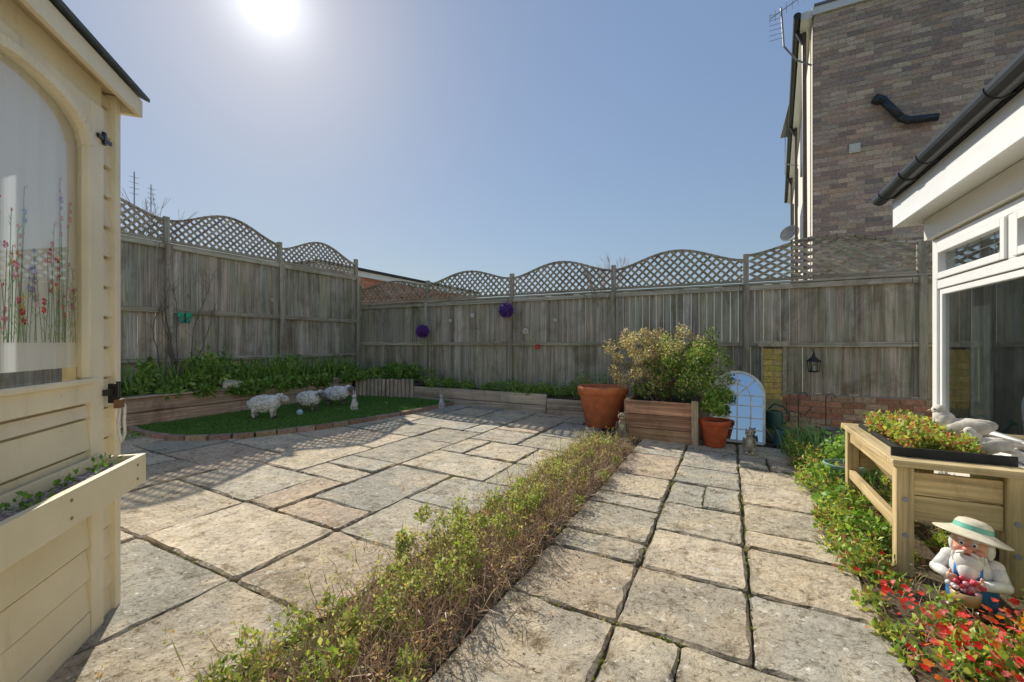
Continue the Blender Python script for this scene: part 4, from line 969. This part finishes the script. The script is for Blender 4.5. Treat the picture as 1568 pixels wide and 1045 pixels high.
mb=MB(T@Matrix.Translation((0,.012,.350))@Matrix.Rotation(-.22,4,'X')@Matrix.Rotation(.12,4,'Y')); SW=(.82,.74,.56)
mb.lathe([(0,.060),(.03,.058),(.052,.050),(.062,.034)],(0,0,0),SW); mb.lathe([(.062,.034),(.066,.012)],(0,0,0),(.20,.56,.42)); mb.lathe([(.066,.012),(.09,.0),(.122,-.012),(.128,-.016),(.122,-.020),(.06,-.008),(0,.0)],(0,0,0),SW)
mb.build('straw_hat',M_glaze,e,smooth=True)
mb=MB(T)
for k in range(26): mb.ell((rd.uniform(-.055,.055),-.105+rd.uniform(-.012,.012),.145+rd.uniform(-.03,.03)),(.012,.011,.011),random.choice([WH,(.85,.45,.52),(.7,.06,.1)]),0,8,6)
mb.lathe([(0,.0),(.045,0),(.05,.05),(.045,.05)],(0,-.105,.075),(.55,.36,.18),0,16)
mb.build('flower_basket',M_glaze,e,smooth=True)

# ------------------------------------------------------------------ light, sky, camera
az=(-.838,.546); el=math.radians(35)
sd=Vector((az[0]*math.cos(el),az[1]*math.cos(el),math.sin(el))).normalized()
sun=bpy.data.lights.new('sun','SUN'); sun.energy=5.0; sun.angle=math.radians(.5); sun.color=(1,.94,.82)
so=bpy.data.objects.new('sun',sun); COL.objects.link(so); so.rotation_euler=sd.to_track_quat('Z','Y').to_euler(); so.location=(-8,6,12)
w=bpy.data.worlds.new('World'); scene.world=w; w.use_nodes=True; nt=w.node_tree; nt.nodes.clear()
out=nt.nodes.new('ShaderNodeOutputWorld'); bg=nt.nodes.new('ShaderNodeBackground'); sky=nt.nodes.new('ShaderNodeTexSky'); sky.sky_type='NISHITA'
sky.sun_disc=False; sky.sun_elevation=el; sky.sun_rotation=math.atan2(az[0],az[1]); sky.air_density=1.0; sky.dust_density=.3; sky.ozone_density=1.0
# haze: soften the contrast between the aureole and the rest of the sky
bw=nt.nodes.new('ShaderNodeRGBToBW'); nt.links.new(sky.outputs[0],bw.inputs[0])
k=math_(nt,'MULTIPLY',math_(nt,'POWER',math_(nt,'MULTIPLY',bw.outputs[0],.14),-.52),.52)
vm=nt.nodes.new('ShaderNodeVectorMath'); vm.operation='SCALE'; nt.links.new(sky.outputs[0],vm.inputs[0]); nt.links.new(k,vm.inputs['Scale'])
hs_=nt.nodes.new('ShaderNodeHueSaturation'); hs_.inputs['Saturation'].default_value=.93; nt.links.new(vm.outputs[0],hs_.inputs['Color'])
tc=nt.nodes.new('ShaderNodeTexCoord'); dt=nt.nodes.new('ShaderNodeVectorMath'); dt.operation='DOT_PRODUCT'; nt.links.new(tc.outputs['Generated'],dt.inputs[0]); dt.inputs[1].default_value=tuple(sd)
dm=math_(nt,'MAXIMUM',dt.outputs['Value'],0.0)
g=math_(nt,'ADD',math_(nt,'ADD',math_(nt,'MULTIPLY',math_(nt,'POWER',dm,5000.0),40.0),math_(nt,'MULTIPLY',math_(nt,'POWER',dm,500.0),4.0)),math_(nt,'MULTIPLY',math_(nt,'POWER',dm,60.0),.9))
cg=nt.nodes.new('ShaderNodeCombineXYZ')
for i in range(3): nt.links.new(g,cg.inputs[i])
va=nt.nodes.new('ShaderNodeVectorMath'); va.operation='ADD'; nt.links.new(hs_.outputs[0],va.inputs[0]); nt.links.new(cg.outputs[0],va.inputs[1])
nt.links.new(va.outputs[0],bg.inputs[0]); bg.inputs[1].default_value=.14
nt.links.new(bg.outputs[0],out.inputs[0])
cam=bpy.data.cameras.new('camera'); co=bpy.data.objects.new('camera',cam); COL.objects.link(co)
cam.sensor_width=36; cam.lens=36*650/1568; cam.shift_y=.0016; cam.clip_start=.05; cam.clip_end=1000
co.location=(0,0,1.2); co.rotation_euler=(math.radians(90),0,math.radians(27)); scene.camera=co
